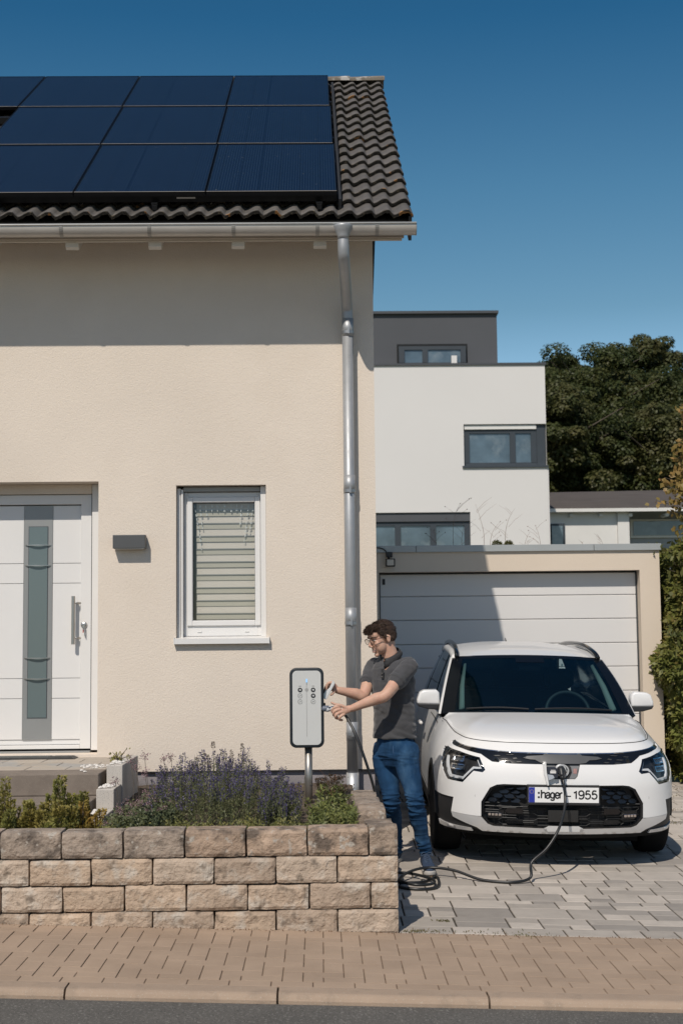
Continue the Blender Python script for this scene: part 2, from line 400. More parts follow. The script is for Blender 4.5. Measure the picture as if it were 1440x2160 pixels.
for rw_i, (z0, z1) in enumerate(zs):
    off = .163 if rw_i in (2, 4) else .356
    if rw_i == 0: off = .163
    x = .44; first = True
    while x > -3.6:
        w = off if first else .356
        isT = rw_i == 4
        top = z1+(.004*math.sin(si*2.1)); y1 = 8.62 if first else 8.47
        if isT and first: top += .012; w = .172
        bmx = rough_block(x-w+.0022, x-.0022, 8.262+random.uniform(-.006, .006), y1, z0, top, seed=si, r=.0105, amp=.0095, res=.022)
        if isT and first:
            for v in bmx.verts:
                if v.co.y > 8.4: v.co.x -= .02
        put('stone_block', bmx, random.choice(stone_top if isT else stone_m), rw, smooth=False); si += 1
        x -= w; first = False
for (x0, x1, y0, y1, z0, z1) in ((.235, .44, 8.63, 9.3, -.1, .284), (.235, .44, 9.31, 9.98, -.1, .30), (.225, .43, 8.63, 9.0, .29, .44), (.225, .43, 9.01, 9.6, .29, .445), (.225, .43, 9.62, 10.1, .30, .45),
                                 (.225, .405, 8.93, 9.40, .448, .622), (.213, .392, 9.415, 9.80, .448, .612), (.20, .385, 9.81, 10.14, .45, .622)):
    put('stone_block', rough_block(x0, x1, y0, y1, z0, z1, seed=si, r=.02, amp=.012, res=.034), random.choice(stone_top if z1 > .6 else stone_m), rw); si += 1
soil_m = mat('bed_soil', (.075, .055, .04), .95, var=.3, vs=12, bump=.02, bs=40, col2=(.14, .11, .08), s2=30)
structure(put('bed_soil', sheet(-4, .24, 8.44, 11.45, 50, 36, lambda x, y: .50+.02*fbm((x*4, y*4, 0))+.03*sstep(9, 11, y)), soil_m, smooth=True))
# ------------------------------------------------------------------ entrance steps
conc_step = mat('step_concrete', (.20, .165, .135), .88, var=.10, vs=4, col2=(.135, .11, .09), s2=7, lo=.5, hi=.75, amt=.7, bump=.001, bs=240, col3=(.40, .36, .31), s3=230, lo3=.63, hi3=.7)
steps = thing('entrance_steps', (-2.2, 10.3, .4), 'brown grey concrete entrance steps rising to the white front door', 'steps')
for y0, y1, z0, z1 in ((10.1, 10.45, .6035, .757), (9.66, 10.12, .4485, .602), (9.25, 9.68, .30, .447)):
    b = nb(); box(b, -4, -1.585, y0, y1, z0, z1, bev=.008, seg=2); put('step', b, conc_step, steps)
b = nb(); box(b, -4, -1.58, 10.44, 11.7, .4, .728); put('landing', b, mortar_dark, steps)
tile_m = mat('landing_tile', (.40, .35, .29), .8, var=.06, vs=6, bump=.0012, bs=250, rnd=.08, col2=(.33, .32, .30), s2=3)
x = -1.585; k = 0
for row, (ya, yb) in enumerate(((10.455, 10.75), (10.755, 11.05), (11.055, 11.35), (11.355, 11.62))):
    x = -1.585-(.12 if row % 2 else 0); xe = -1.585
    while xe > -3.2:
        xs = x if xe == -1.585 and row % 2 else xe-.30
        put('tile', boxes([(xs+.003, xe-.003, ya, yb, .70, .7585+random.uniform(-.001, .001))], bev=.003), tile_m, steps); xe = xs
mat_b = nb(); prism(mat_b, [(-3.2, .761), (-1.97, .761), (-2.00, .773), (-3.2, .773)], 11.33, 11.60, 'y')
dmt = put('door_mat', mat_b, mat('ribbed_mat', (.05, .05, .048), .8, var=.2, vs=40), None); tag(dmt, 'dark grey ribbed door mat lying before the front door', 'door mat')
for i in range(30): pass
rib = nb()
for i in range(26): box(rib, -3.18, -2.18, 11.34+i*.0098, 11.344+i*.0098, .7735, .776)
for i in range(14): box(rib, -2.15+i*.011, -2.145+i*.011, 11.35, 11.59, .7735, .776)
tag(put('ribs', rib, mat('mat_rib', (.10, .105, .10), .6), dmt), kind='stuff')
# stepped light concrete posts
lc = mat('light_concrete', (.50, .465, .42), .88, var=.05, vs=6, col2=(.42, .39, .355), s2=4, bump=.0012, bs=200, col3=(.17, .165, .16), s3=170, lo3=.60, hi3=.66)
peb = mat('white_pebble', (.68, .65, .61), .6, var=.08, vs=20)
edge = thing('stair_edging', (-1.5, 10, .4), 'stepped light grey concrete edging stones beside the entrance steps, topped with white pebbles', 'stair edging')
for x0, x1, y0, y1, z1, nm in ((-1.545, -1.430, 10.2, 11.05, .807, 0), (-1.560, -1.437, 9.83, 10.195, .675, 1), (-1.567, -1.440, 9.42, 9.825, .540, 2)):
    b = nb(); box(b, x0, x1, y0, y1, .35, z1, bev=.006, seg=2); put('edging_stone', b, lc, edge)
    pb = nb()
    for i in range(26 if nm else 34):
        px, py_ = random.uniform(x0+.02, x1-.02), random.uniform(y0+.02, min(y0+.3, y1-.02)); r = random.uniform(.007, .014)
        mt = Matrix.Translation((px, py_, z1+r*.5+random.uniform(0, .006))) @ Matrix.Diagonal((r*1.3, r, r*.7, 1))
        bmesh.ops.create_icosphere(pb, subdivisions=1, radius=1, matrix=mt)
    tag(put('pebbles', pb, peb, edge), kind='stuff')
pb = nb()
for i in range(46):
    px, py_ = random.uniform(-1.80, -1.60), random.uniform(10.45, 10.75)+random.gauss(0, .01); r = random.uniform(.005, .011)
    bmesh.ops.create_icosphere(pb, subdivisions=1, radius=1, matrix=Matrix.Translation((px, py_, .762+r*.3)) @ Matrix.Diagonal((r*1.4, r, r*.6, 1)))
for px, py_, pz in ((-1.66, 9.9, .606), (-1.83, 9.83, .606), (-1.70, 10.2, .76), (-1.74, 10.3, .76)):
    bmesh.ops.create_icosphere(pb, subdivisions=1, radius=.012, matrix=Matrix.Translation((px, py_, pz+.004)) @ Matrix.Diagonal((1.4, 1, .6, 1)))
tag(put('scattered_pebbles', pb, peb), 'white pebbles scattered on the landing tiles near the concrete edging', 'pebbles', kind='stuff')
# ================================================================== the cream house
HY = 11.5
house = thing('house', (-3, 12, .6), 'cream rendered house with dark tiled roof, solar panels and white front door', 'house')
def wall_with_holes(x0, x1, z0, z1, y, holes, depth, back=None):
    """front wall as strips round rectangular openings plus their reveals"""
    xs = sorted({x0, x1, *[h[0] for h in holes], *[h[1] for h in holes]}); zz = sorted({z0, z1, *[h[2] for h in holes], *[h[3] for h in holes]})
    b = nb()
    def inh(a, c): return any(h[0] < a < h[1] and h[2] < c < h[3] for h in holes)
    V = {}
    def v(x, yy, z):
        q = (round(x, 4), round(yy, 4), round(z, 4))
        if q not in V: V[q] = b.verts.new(q)
        return V[q]
    for i in range(len(xs)-1):
        for j in range(len(zz)-1):
            if not inh((xs[i]+xs[i+1])/2, (zz[j]+zz[j+1])/2): b.faces.new((v(xs[i], y, zz[j]), v(xs[i+1], y, zz[j]), v(xs[i+1], y, zz[j+1]), v(xs[i], y, zz[j+1])))
    for hx0, hx1, hz0, hz1 in holes:
        q = [(hx0, hz0), (hx1, hz0), (hx1, hz1), (hx0, hz1)]
        for i in range(4):
            a, c = q[i], q[(i+1) % 4]; b.faces.new((v(a[0], y, a[1]), v(c[0], y, c[1]), v(c[0], y+depth, c[1]), v(a[0], y+depth, a[1])))
    return b
DX0, DX1, DZ0, DZ1 = -2.98, -1.818, .78, 3.008
WX0, WX1, WZ0, WZ1 = -1.181, -.441, 1.712, 2.970
b = wall_with_holes(-9, .463, .638, 5.02, HY, [(DX0, DX1, DZ0, DZ1), (WX0, WX1, WZ0, WZ1)], .30)
# right gable wall and back, closed body
gy = 15.8; ez = 5.02
ring = [(HY, .638), (20.2, .638), (20.2, 4.8), (gy, 7.9), (HY, 5.02)]
for x in (.463, -9):
    b.faces.new([b.verts.new((x, p[0], p[1])) for p in ring])
b.faces.new([b.verts.new(p) for p in ((-9, 20.2, .638), (.463, 20.2, .638), (.463, 20.2, 4.8), (-9, 20.2, 4.8))])
b.faces.new([b.verts.new(p) for p in ((-9, HY, .638), (.463, HY, .638), (.463, 20.2, .638), (-9, 20.2, .638))])
bmesh.ops.remove_doubles(b, verts=b.verts[:], dist=.0005)
put('wall', b, render_m, house)
put('plinth', bx(-9, .43, HY+.028, 20.17, -.3, .637), mat('plinth_paint', (.27, .25, .26), .85, var=.06, vs=2, bump=.003, bs=100, col2=(.2, .185, .19), s2=1.5), house)
put('plinth_rail', bx(-1.44, .452, HY-.004, HY+.027, .630, .6375), black_plastic, house)
put('interior', boxes([(-9+.1, .36, HY+.9, HY+1.0, .7, 4.9), (-1.75, -1.7, HY+.31, HY+.9, .7, 4.9), (.30, .36, HY+.31, HY+.9, .7, 4.9), (-9, .36, HY+.31, HY+.9, 4.85, 4.9)]), mat('inner_wall', (.3, .28, .25), .9), house)
# roof
pt = R(32.5); cs, sn = math.cos(pt), math.sin(pt)
EY, EZ = 10.95, 5.035
def RP(x, L, n=0.0): return Vector((x, EY+L*cs-n*sn, EZ+L*sn+n*cs))     # along the roof slope: x, up the slope, off the slope
RX1 = .765
rb = nb()
def slab(b, x0, x1, L0, L1, n0, n1):
    v = [b.verts.new(RP(x, L, n)) for n in (n0, n1) for L in (L0, L1) for x in (x0, x1)]
    for f in ((0, 2, 3, 1), (4, 5, 7, 6), (0, 1, 5, 4), (2, 6, 7, 3), (0, 4, 6, 2), (1, 3, 7, 5)): b.faces.new([v[i] for i in f])
slab(rb, -9, RX1-.03, .03, 5.72, -.035, -.012)
under = mat('roof_underlay', (.02, .02, .02), .9)
put('roof_underlay', rb, under, house)
sfm = mat('soffit_board', (.50, .46, .41), .7, var=.03)
rb = nb(); slab(rb, -9, RX1-.035, .06, 5.7, -.075, -.040); put('soffit', rb, mat('soffit_paint', (.62, .58, .52), .6, var=.03), house)
verge_m = mat('verge_board', (.02, .021, .023), .6)
rb = nb(); slab(rb, RX1-.03, RX1-.005, .0, 5.72, -.17, .03); put('verge_board', rb, verge_m, house)
# rear slope, plain
ry = RP(0, 5.74).y; rz = RP(0, 5.74).z
rb = nb(); prism(rb, [(ry, rz), (20.9, rz-(20.9-ry)*math.tan(pt)), (20.9, rz-(20.9-ry)*math.tan(pt)-.14), (ry, rz-.16)], -9, RX1-.02, 'x'); put('rear_roof', rb, verge_m, house)
# tiles
tile_r = mat('concrete_roof_tile', (.112, .103, .095), .55, var=.12, vs=4, col2=(.095, .088, .080), s2=5, bump=.002, bs=120, rnd=.10, spec=.4, col3=(.17, .155, .13), s3=45, lo3=.62, hi3=.72)
lich = mat('lichen_edge', (.035, .030, .024), .9, var=.3, vs=40, col2=(.13, .105, .07), s2=34, lo=.56, hi=.64, col3=(.28, .135, .045), s3=7, lo3=.655, hi3=.68, bump=.006, bs=60, rnd=.2)
TW, TE = .300, .338
def tile_mesh():
    n = 18; V = []; F = []; mi = []
    def prof(t):      # two rolls over the cover width, sharp right shoulder
        a = (t*2) % 1.0
        return .040*((1-math.cos(math.pi*a/.66))/2 if a < .74 else (1+math.cos(math.pi*(a-.74)/.26))/2)-.004
    Ls = (-.012, .14, .36)
    for li, L in enumerate(Ls):
        for i in range(n+1):
            t = i/n; tt = min(t, .9999); z = prof(tt)
            rise = .036*(1-(L+.012)/.372)
            V.append((i/n*(TW+.012)-.006, L, z+rise+.010))
    m = n+1
    for j in range(2):
        for i in range(n): F.append((j*m+i, j*m+i+1, (j+1)*m+i+1, (j+1)*m+i)); mi.append(0)
    base = len(V)
    for i in range(m): V.append((V[i][0], V[i][1]+.006, V[i][2]-.026-.004*math.sin(i*2.3)))
    for i in range(n): F.append((base+i, base+i+1, i+1, i)); mi.append(1)
    base2 = len(V)
    for i in range(m): V.append((V[i][0], V[i][1]+.004, V[i][2]))
    # side ends
    for e in (0, n):
        k = len(V); V.append((V[e][0], -.010, V[e][2]-.024)); V.append((V[2*m+e][0], .36, V[2*m+e][2]-.024))
        F.append((e, k, k+1, 2*m+e) if e else (k, e, 2*m+e, k+1)); mi.append(0)
    # lichen crust along the lower rim
    rim = len(V)
    for i in range(m): V.append((V[i][0], V[i][1]+.016+.006*math.sin(i*1.7), V[i][2]+.0015))
    for i in range(n): F.append((i, i+1, rim+i+1, rim+i)); mi.append(1)
    V2 = []
    for (x, L, z) in V:
        V2.append((x, L*cs-z*sn, L*sn+z*cs))
    me = py(V2, F, 'roof_tile'); me.materials.append(tile_r); me.materials.append(lich)
    me.polygons.foreach_set('material_index', mi); me.polygons.foreach_set('use_smooth', [q == 0 for q in mi]); me.update()
    return me
tm = tile_mesh(); random.seed(3)
nt = 0
restt = nb()
for row in range(17):
    for c in range(17):
        x = RX1-(c+1)*TW; 
        L = row*TE
        p = RP(x, L, 0)
        o = bpy.data.objects.new('roof_tile', tm); COL.objects.link(o); o.parent = house; o.location = p-_loc(house)+Vector((random.uniform(-.002, .002), 0, random.uniform(-.002, .003)))
        o.rotation_euler = (0, random.uniform(-.006, .006), random.uniform(-.004, .004)); nt += 1
# ridge tiles
rid = mat('ridge_tile_concrete', (.17, .145, .115), .75, var=.15, vs=8, bump=.003, bs=90, rnd=.1, col2=(.45, .43, .40), s2=4, lo=.62, hi=.68)
for i in range(10):
    x1 = RX1+.03-i*.40; b = nb(); n = 8; ra, rb_ = .115, .126
    P0 = RP(0, 5.74, .035)
    rings = []
    for x, r_ in ((x1-.42, ra*.93), (x1-.05, rb_), (x1, rb_)):
        for rr in (r_, r_-.018):
            rings.append([b.verts.new((x, P0.y+rr*1.1*math.cos(R(a)), P0.z+rr*.50*math.sin(R(a))-.01)) for a in np.linspace(-18, 198, n)])
    for a, c in ((0, 2), (2, 4), (1, 3), (3, 5), (4, 5), (0, 1)):
        for k in range(n-1): b.faces.new((rings[a][k], rings[a][k+1], rings[c][k+1], rings[c][k]))
    for a, c in ((0, 2), (2, 4)):
        for k in (0, n-1): b.faces.new((rings[a][k], rings[c][k], rings[c+1][k], rings[a+1][k]))
    bmesh.ops.recalc_face_normals(b, faces=b.faces[:]); put('ridge_tile', b, rid, house)
# rafter tails, gutter board, gutter
for x in (-1.962, -1.30, -.635, .022, -2.62):
    b = nb(); prism(b, [(11.00, 4.842), (11.03, 4.825), (HY+.02, 4.825+(HY-11.03)*sn/cs), (HY+.02, 4.97+(HY-11.03)*sn/cs), (11.00, 4.96)], x-.052, x+.052, 'x', bev=.004); put('rafter_tail', b, bpy.data.materials['soffit_paint'], house)
put('fascia_board', bx(-9, .68, 10.985, 11.01, 4.880, 4.97), mat('fascia_paint', (.58, .53, .46), .6), house)
put('eave_fascia', bx(-9, RX1-.07, 10.955, 10.983, 4.893, 4.975), mat('fascia_brown', (.46, .41, .35), .6), house)
gut = nb(); gr = .062; gcy, gcz = 10.885, 4.968
prof = [(gcy+gr*math.cos(R(a)), gcz+gr*1.25*math.sin(R(a))) for a in range(180, 361, 9)]
prof_i = [(gcy+(gr-.003)*math.cos(R(a)), gcz+(gr*1.25-.003)*math.sin(R(a))) for a in range(360, 179, -9)]
prism(gut, prof+prof_i, -9, .785, 'x'); put('gutter', gut, zinc_light, house, smooth=False)
put('gutter_lip', tb([(-9, gcy-gr-.004, gcz+.004), (.787, gcy-gr-.004, gcz+.004)], .0075, 10), mat('bright_lip', (.72, .70, .66), .35, metal=.3), house, smooth=True)
b = nb(); prism(b, [(gcy+gr*1.02*math.cos(R(a)), gcz+gr*1.28*math.sin(R(a))) for a in range(180, 361, 15)], .785, .790, 'x'); put('gutter_end', b, alu_grey, house)
for gx in (-2.02, -1.325, -.66, .003, .475):
    b = nb(); po = [(gcy+(gr+.004)*math.cos(R(a)), gcz+(gr*1.25+.004)*math.sin(R(a))) for a in range(176, 300, 12)]
    pi = [(gcy+(gr+.001)*math.cos(R(a)), gcz+(gr*1.25+.001)*math.sin(R(a))) for a in range(296, 175, -12)]
    prism(b, po+pi, gx-.014, gx+.014, 'x'); put('gutter_bracket', b, mat('bracket_zinc', (.30, .29, .27), .5, metal=.6) if gx < -2 else bpy.data.materials['bracket_zinc'], house)
# downpipe
pipe = nb()
lathe(pipe, [(.060, 4.966), (.078, 4.955), (.078, 4.944), (.062, 4.908), (.046, 4.872), (.045, 4.85)], (.206, gcy-.040, 0), 28)
cone = put('pipe_funnel', pipe, zinc, house, smooth=True)
PX = .247; PYY = HY-.095
path = spline([(.207, gcy-.034, 4.87), (.207, gcy-.030, 4.76), (.212, gcy+.02, 4.69), (.228, 11.16, 4.56), (.240, PYY-.03, 4.44), (PX-.002, PYY, 4.35), (PX-.003, PYY, 4.25)], 6)
put('pipe_bend', tb(path, .0455, 20), zinc, house, smooth=True)
put('downpipe', tb([(PX-.003, PYY, 4.27), (PX, PYY, .52)], .0450, 24), zinc, house, smooth=True)
for z in (4.26, 2.955, 1.87, .95):
    put('pipe_sleeve', tb([(PX, PYY, z-.075), (PX, PYY, z+.075)], .0478, 24), zinc, house, smooth=True)
for z in (4.22, 2.90, 1.82, .93):
    c = nb(); tube(c, [(PX, PYY, z-.012), (PX, PYY, z+.012)], .0505, 24); box(c, PX-.004, PX+.012, PYY-.065, PYY-.04, z-.02, z+.03); tube(c, [(PX, PYY, z), (PX, HY, z)], .006, 6)
    put('pipe_clamp', c, mat('clamp_zinc', (.33, .34, .35), .45, metal=.8) if z > 4 else bpy.data.materials['clamp_zinc'], house)
put('lower_pipe', tb([(PX, PYY, .30), (PX, PYY, .62)], .0500, 24), mat('lower_pipe_zinc', (.50, .52, .53), .45, metal=.6, var=.1, vs=8), house, smooth=True)
# ------------------------------------------------------------------ window
win = thing('window', (0, 0, 0), None, None); win.name = 'window'; win.parent = house
for k in ('label', 'category'):
    if k in win: del win[k]
win.location = Vector((-.81, HY, 2.3))-_loc(house)
Yf = HY+.115
put('shutter_guide', boxes([(WX0+.003, WX0+.032, HY+.065, HY+.20, WZ0+.005, WZ1-.02)], bev=.003), white_plastic, win)
put('shutter_guide', boxes([(WX1-.048, WX1-.003, HY+.062, HY+.20, WZ0+.005, WZ1-.005)], bev=.003), white_plastic, win)
put('shutter_guide', boxes([(WX0+.036, WX0+.052, HY+.058, HY+.20, WZ0+.003, WZ1-.03)], bev=.003), white_plastic, win)
put('shutter_box', boxes([(WX0+.05, WX1-.05, HY+.09, HY+.2, WZ1-.045, WZ1-.006)], bev=.004), alu_grey, win)
def frame(x0, x1, z0, z1, w, wt, wb, y0, y1, bev=.004):
    b = nb(); box(b, x0, x0+w, y0, y1, z0, z1, bev=bev); box(b, x1-w, x1, y0, y1, z0, z1, bev=bev)
    box(b, x0+w-.001, x1-w+.001, y0+.0005, y1, z1-wt, z1, bev=bev); box(b, x0+w-.001, x1-w+.001, y0+.0005, y1, z0, z0+wb, bev=bev); return b
put('frame', frame(WX0+.055, WX1-.045, WZ0+.012, WZ1-.048, .032, .042, .095, Yf+.01, Yf+.09), white_plastic, win)
put('sash', frame(WX0+.080, WX1-.052, WZ0+.098, WZ1-.088, .046, .046, .046, Yf-.008, Yf+.085, .006), white_plastic, win)
put('gasket', frame(WX0+.124, WX1-.096, WZ0+.142, WZ1-.132, .005, .006, .004, Yf+.022, Yf+.06, 0), black_plastic, win)
put('pane', py([(WX0+.125, Yf+.036, WZ0+.143), (WX1-.097, Yf+.036, WZ0+.143), (WX1-.097, Yf+.036, WZ1-.133), (WX0+.125, Yf+.036, WZ1-.133)], [(0, 1, 2, 3)]), glass('window_glass', (.25, .32, .31), .985, .012, 1.5, (.93, .925, .905)), win)
bl = mat('blind_fabric_light', (.62, .59, .54), .8, var=.03); bd = mat('blind_fabric_dark', (.45, .44, .38), .8, var=.03)
zt = WZ1-.15; zb = WZ0+.15; n = 0; z = zt+.02
while z > zb-.05:
    put('blind_slat', bx(WX0+.152, WX1-.09, Yf+.075+(n % 2)*.003, Yf+.079+(n % 2)*.003, z-.066, z), bl, win)
    put('blind_slat', bx(WX0+.152, WX1-.09, Yf+.069, Yf+.073, z-.112, z-.067), bd, win)
    put('blind_rod', bx(WX0+.15, WX1-.088, Yf+.062, Yf+.067, z-.070, z-.062), alu_grey, win)
    z -= .1075; n += 1
lch = mat('pale_streak', (.70, .74, .74), .25, var=.1, vs=60)
random.seed(5); dr = nb(); x_a, x_b = WX0+.135, WX1-.105
for i in range(11):
    x = lin(x_a, x_b, i/10)+random.uniform(-.008, .008); n_ = (11, 6, 3, 2, 2, 2, 2, 2, 5, 9, 7)[i]; sw = (i-5)*-.0025; z = WZ1-.145
    for k in range(n_):
        zz_ = z-.036*k-random.uniform(0, .008); xx = x+sw*k*.45; tube(dr, [(xx, Yf+.052, zz_), (xx+sw*.25, Yf+.052, zz_-.022)], [.0028, .0038], 5)
        if random.random() < .5: tube(dr, [(xx+.008, Yf+.053, zz_-.004), (xx+.008+sw*.25, Yf+.053, zz_-.020)], [.002, .003], 5)
tag(put('pane_streaks', dr, lch, win), kind='stuff')  # pale drops added to suggest the bright streaks in the pane
put('vent_cap', boxes([(WX0+.165, WX0+.20, Yf+.004, Yf+.012, WZ0+.046, WZ0+.056)], bev=.002), white_plastic, win)
put('vent_cap', boxes([(WX1-.185, WX1-.15, Yf+.004, Yf+.012, WZ0+.046, WZ0+.056)], bev=.002), white_plastic, win)
sill = nb(); prism(sill, [(HY-.048, WZ0-.048), (HY-.048, WZ0-.006), (HY+.12, WZ0+.012), (HY+.12, WZ0-.005), (HY-.036, WZ0-.018), (HY-.036, WZ0-.048)], WX0-.012, WX1+.022, 'x'); put('window_sill', sill, white_plastic, win)
put('sill_cap', boxes([(WX0-.014, WX0-.008, HY-.05, HY+.02, WZ0-.050, WZ0+.006), (WX1+.018, WX1+.024, HY-.05, HY+.02, WZ0-.05, WZ0+.006)]), white_plastic, win)
# ------------------------------------------------------------------ front door
door = put('front_door', bx(DX0+.11, -1.995, HY+.262, HY+.31, .845, 2.835), white_plastic, house)
Dy = HY+.262
put('door_frame', boxes([(-1.905, DX1, HY+.20, HY+.27, DZ0+.02, DZ1-.002), (-1.998, -1.907, HY+.225, HY+.285, DZ0+.03, 2.925), (DX0, -1.9075, HY+.226, HY+.284, 2.842, 2.924), (DX0, DX0+.1, HY+.22, HY+.28, DZ0, 2.92), (DX0, -1.9985, HY+.227, HY+.285, DZ0+.03, .842)], bev=.003), white_plastic, house)
put('shutter_box', bx(DX0, -1.9055, HY+.19, HY+.29, 2.927, DZ1-.002), render_m, house)
put('threshold', boxes([(DX0, DX1-.09, HY+.20, HY+.30, .755, .795)], bev=.004), alu_grey, house)
put('door_seal', boxes([(DX0+.1, -1.907, HY+.256, HY+.261, .835, .842), (-1.9985, -1.9935, HY+.256, HY+.2615, .84, 2.84), (-1.9065, -1.9035, HY+.195, HY+.2, .80, 2.93), (DX0, -1.906, HY+.22, HY+.2255, 2.924, 2.928)]), black_plastic, house)
ax0, ax1 = -2.478, -2.238
put('inlay', boxes([(ax0, ax1, Dy-.012, Dy, .885, 2.83)]), alu_grey, door)
for (x0, x1) in ((DX0+.12, ax0-.002), (ax1+.002, -2.0)):
    for z0, z1 in ((.888, 1.222), (1.227, 1.388), (1.393, 2.178), (2.183, 2.345), (2.350, 2.832)):
        put('door_panel', boxes([(x0, x1, Dy-.010, Dy-.001, z0, z1)], bev=.002), white_plastic, door)
put('door_glass', bx(ax0+.043, ax1-.043, Dy-.0175, Dy-.0125, 1.068, 2.655), glass('frosted_glass', (.13, .17, .175), .10, .16, 1.5, (.4, .5, .5)), door)
put('glass_trim', frame(ax0+.038, ax1-.038, 1.063, 2.660, .006, .006, .006, Dy-.016, Dy-.012, 0), anthracite, door)
for z in (2.501, 2.330, 1.559, 1.387):
    b = nb(); n = 14
    o = [(lin(ax0+.012, ax1-.012, i/n), Dy-.014-.030*math.sin(math.pi*i/n)**.8) for i in range(n+1)]
    i_ = [(x, min(y+.012, Dy-.013)) for x, y in o[::-1]]
    prism(b, o+i_, z-.0045, z+.0045, 'z'); put('handrail_bow', b, steel, door)
hx = -2.052
hb = nb(); tube(hb, [(hx, Dy-.075, 1.67), (hx, Dy-.075, 2.07)], .0155, 20)
put('handle_bar', hb, steel, door, smooth=False)
for z in (1.722, 2.013):
    put('handle_mount', tb([(hx, Dy-.075, z), (hx+.075, Dy-.012, z)], .0095, 14), steel, door, smooth=True)
lb = nb(); lathe(lb, [(.027, .0), (.027, -.006), (.022, -.014), (.010, -.018)], (-1.968, HY+.224, 1.832), 20, 'y')
put('lock', lb, steel, door)
kb = nb(); box(kb, -1.974, -1.966, HY+.192, HY+.208, 1.77, 1.815, bev=.002); lathe(kb, [(.012, 0), (.012, .003)], (-1.968, HY+.195, 1.815), 12, 'y'); box(kb, -1.962, -1.956, HY+.196, HY+.201, 1.74, 1.80)
put('key', kb, steel, door); put('key_fob', bx(-1.972, -1.967, HY+.186, HY+.192, 1.765, 1.79), mat('red_fob', (.45, .03, .04), .4), door)
# ------------------------------------------------------------------ wall lamp
wl_ = thing('wall_lamp', (-1.555, 11.45, 2.5), 'flat dark grey box shaped wall lamp between the front door and the window', 'wall lamp')
b = nb(); box(b, -1.686, -1.421, HY-.100, HY-.012, 2.446, 2.557, bev=.004, seg=2); put('lamp_housing', b, mat('lamp_grey', (.085, .088, .09), .5, metal=.2, var=.04), wl_)
put('back_plate', bx(-1.66, -1.45, HY-.012, HY-.001, 2.46, 2.54), alu_grey, wl_)
put('light_slot', bx(-1.67, -1.437, HY-.09, HY-.03, 2.4415, 2.4465), mat('frosted_cover', (.6, .6, .58), .5), wl_)
# ------------------------------------------------------------------ solar panels
pv_frame = mat('panel_frame', (.006, .007, .009), .35, metal=.4)
pv_edge = mat('panel_frame_edge', (.30, .27, .23), .5, metal=.2)
def pv_mat():
    m = bpy.data.materials.new('solar_cells'); m.use_nodes = True; N = m.node_tree.nodes; L = m.node_tree.links; B = N['Principled BSDF']
    tc = N.new('ShaderNodeTexCoord'); sx = N.new('ShaderNodeSeparateXYZ'); L.new(tc.outputs['Object'], sx.inputs[0])
    def line(src, per, w):
        a = N.new('ShaderNodeMath'); a.operation = 'MULTIPLY'; a.inputs[1].default_value = 1/per; L.new(src, a.inputs[0])
        f = N.new('ShaderNodeMath'); f.operation = 'FRACT'; L.new(a.outputs[0], f.inputs[0])
        s = N.new('ShaderNodeMath'); s.operation = 'SUBTRACT'; s.inputs[1].default_value = .5; L.new(f.outputs[0], s.inputs[0])
        ab = N.new('ShaderNodeMath'); ab.operation = 'ABSOLUTE'; L.new(s.outputs[0], ab.inputs[0])
        g = N.new('ShaderNodeMath'); g.operation = 'LESS_THAN'; g.inputs[1].default_value = w/per/2; L.new(ab.outputs[0], g.inputs[0]); return g.outputs[0]
    def mx(f, a, b):
        x = N.new('ShaderNodeMix'); x.data_type = 'RGBA'; L.new(f, x.inputs[0])
        for i, v in ((6, a), (7, b)):
            if isinstance(v, tuple): x.inputs[i].default_value = (*v, 1)
            else: L.new(v, x.inputs[i])
        return x.outputs[2]
    nz = N.new('ShaderNodeTexNoise'); nz.inputs['Scale'].default_value = 2.2; L.new(tc.outputs['Object'], nz.inputs[0])
    c = mx(nz.outputs['Fac'], (.0035, .010, .026), (.006, .014, .034))
    c = mx(line(sx.outputs[0], .0215, .0045), c, (.020, .036, .062))
    c = mx(line(sx.outputs[0], .167, .006), c, (.004, .008, .018))
    c = mx(line(sx.outputs[1], .142, .004), c, (.008, .015, .032))
    n2 = N.new('ShaderNodeTexNoise'); n2.inputs['Scale'].default_value = 30; n2.inputs['Detail'].default_value = 1; L.new(N.new('ShaderNodeNewGeometry').outputs['Position'], n2.inputs[0])
    gt_ = N.new('ShaderNodeMath'); gt_.operation = 'GREATER_THAN'; gt_.inputs[1].default_value = .765; L.new(n2.outputs['Fac'], gt_.inputs[0]); c = mx(gt_.outputs[0], c, (.07, .08, .09))
    L.new(c, B.inputs['Base Color']); B.inputs['Roughness'].default_value = .14; B.inputs['Specular IOR Level'].default_value = .17
    return m
pvm = pv_mat(); PW, PH, PT = 1.053, 1.695, .035
def make_panel():
    b = nb()
    for x0, x1, l0, l1 in ((0, .009, 0, PH), (PW-.009, PW, 0, PH), (.009, PW-.009, 0, .012), (.009, PW-.009, PH-.012, PH)): box(b, x0, x1, l0, l1, 0, PT)
    g = nb(); box(g, .009, PW-.009, .012, PH-.012, .006, PT-.003)
    e = nb(); box(e, .001, PW-.001, -.0012, .010, PT, PT+.0015)
    return b, g, e
TN = Matrix.Rotation(pt, 4, 'X')
f_b, g_b, e_b = make_panel()
fm = shared('frame', f_b, pv_frame); gm = shared('glass_sheet', g_b, pvm); em = shared('frame_edge', e_b, pv_edge)
rowsP = [(.20, ['rightmost', 'second from the right', 'third from the right', 'leftmost']),
         (1.925, ['rightmost', 'second from the right', 'leftmost, beside the gap']),
         (3.645, ['rightmost', 'second from the right', 'third from the right', 'leftmost, above the gap'])]
rn = ['of the bottom row', 'of the middle row', 'of the top row']
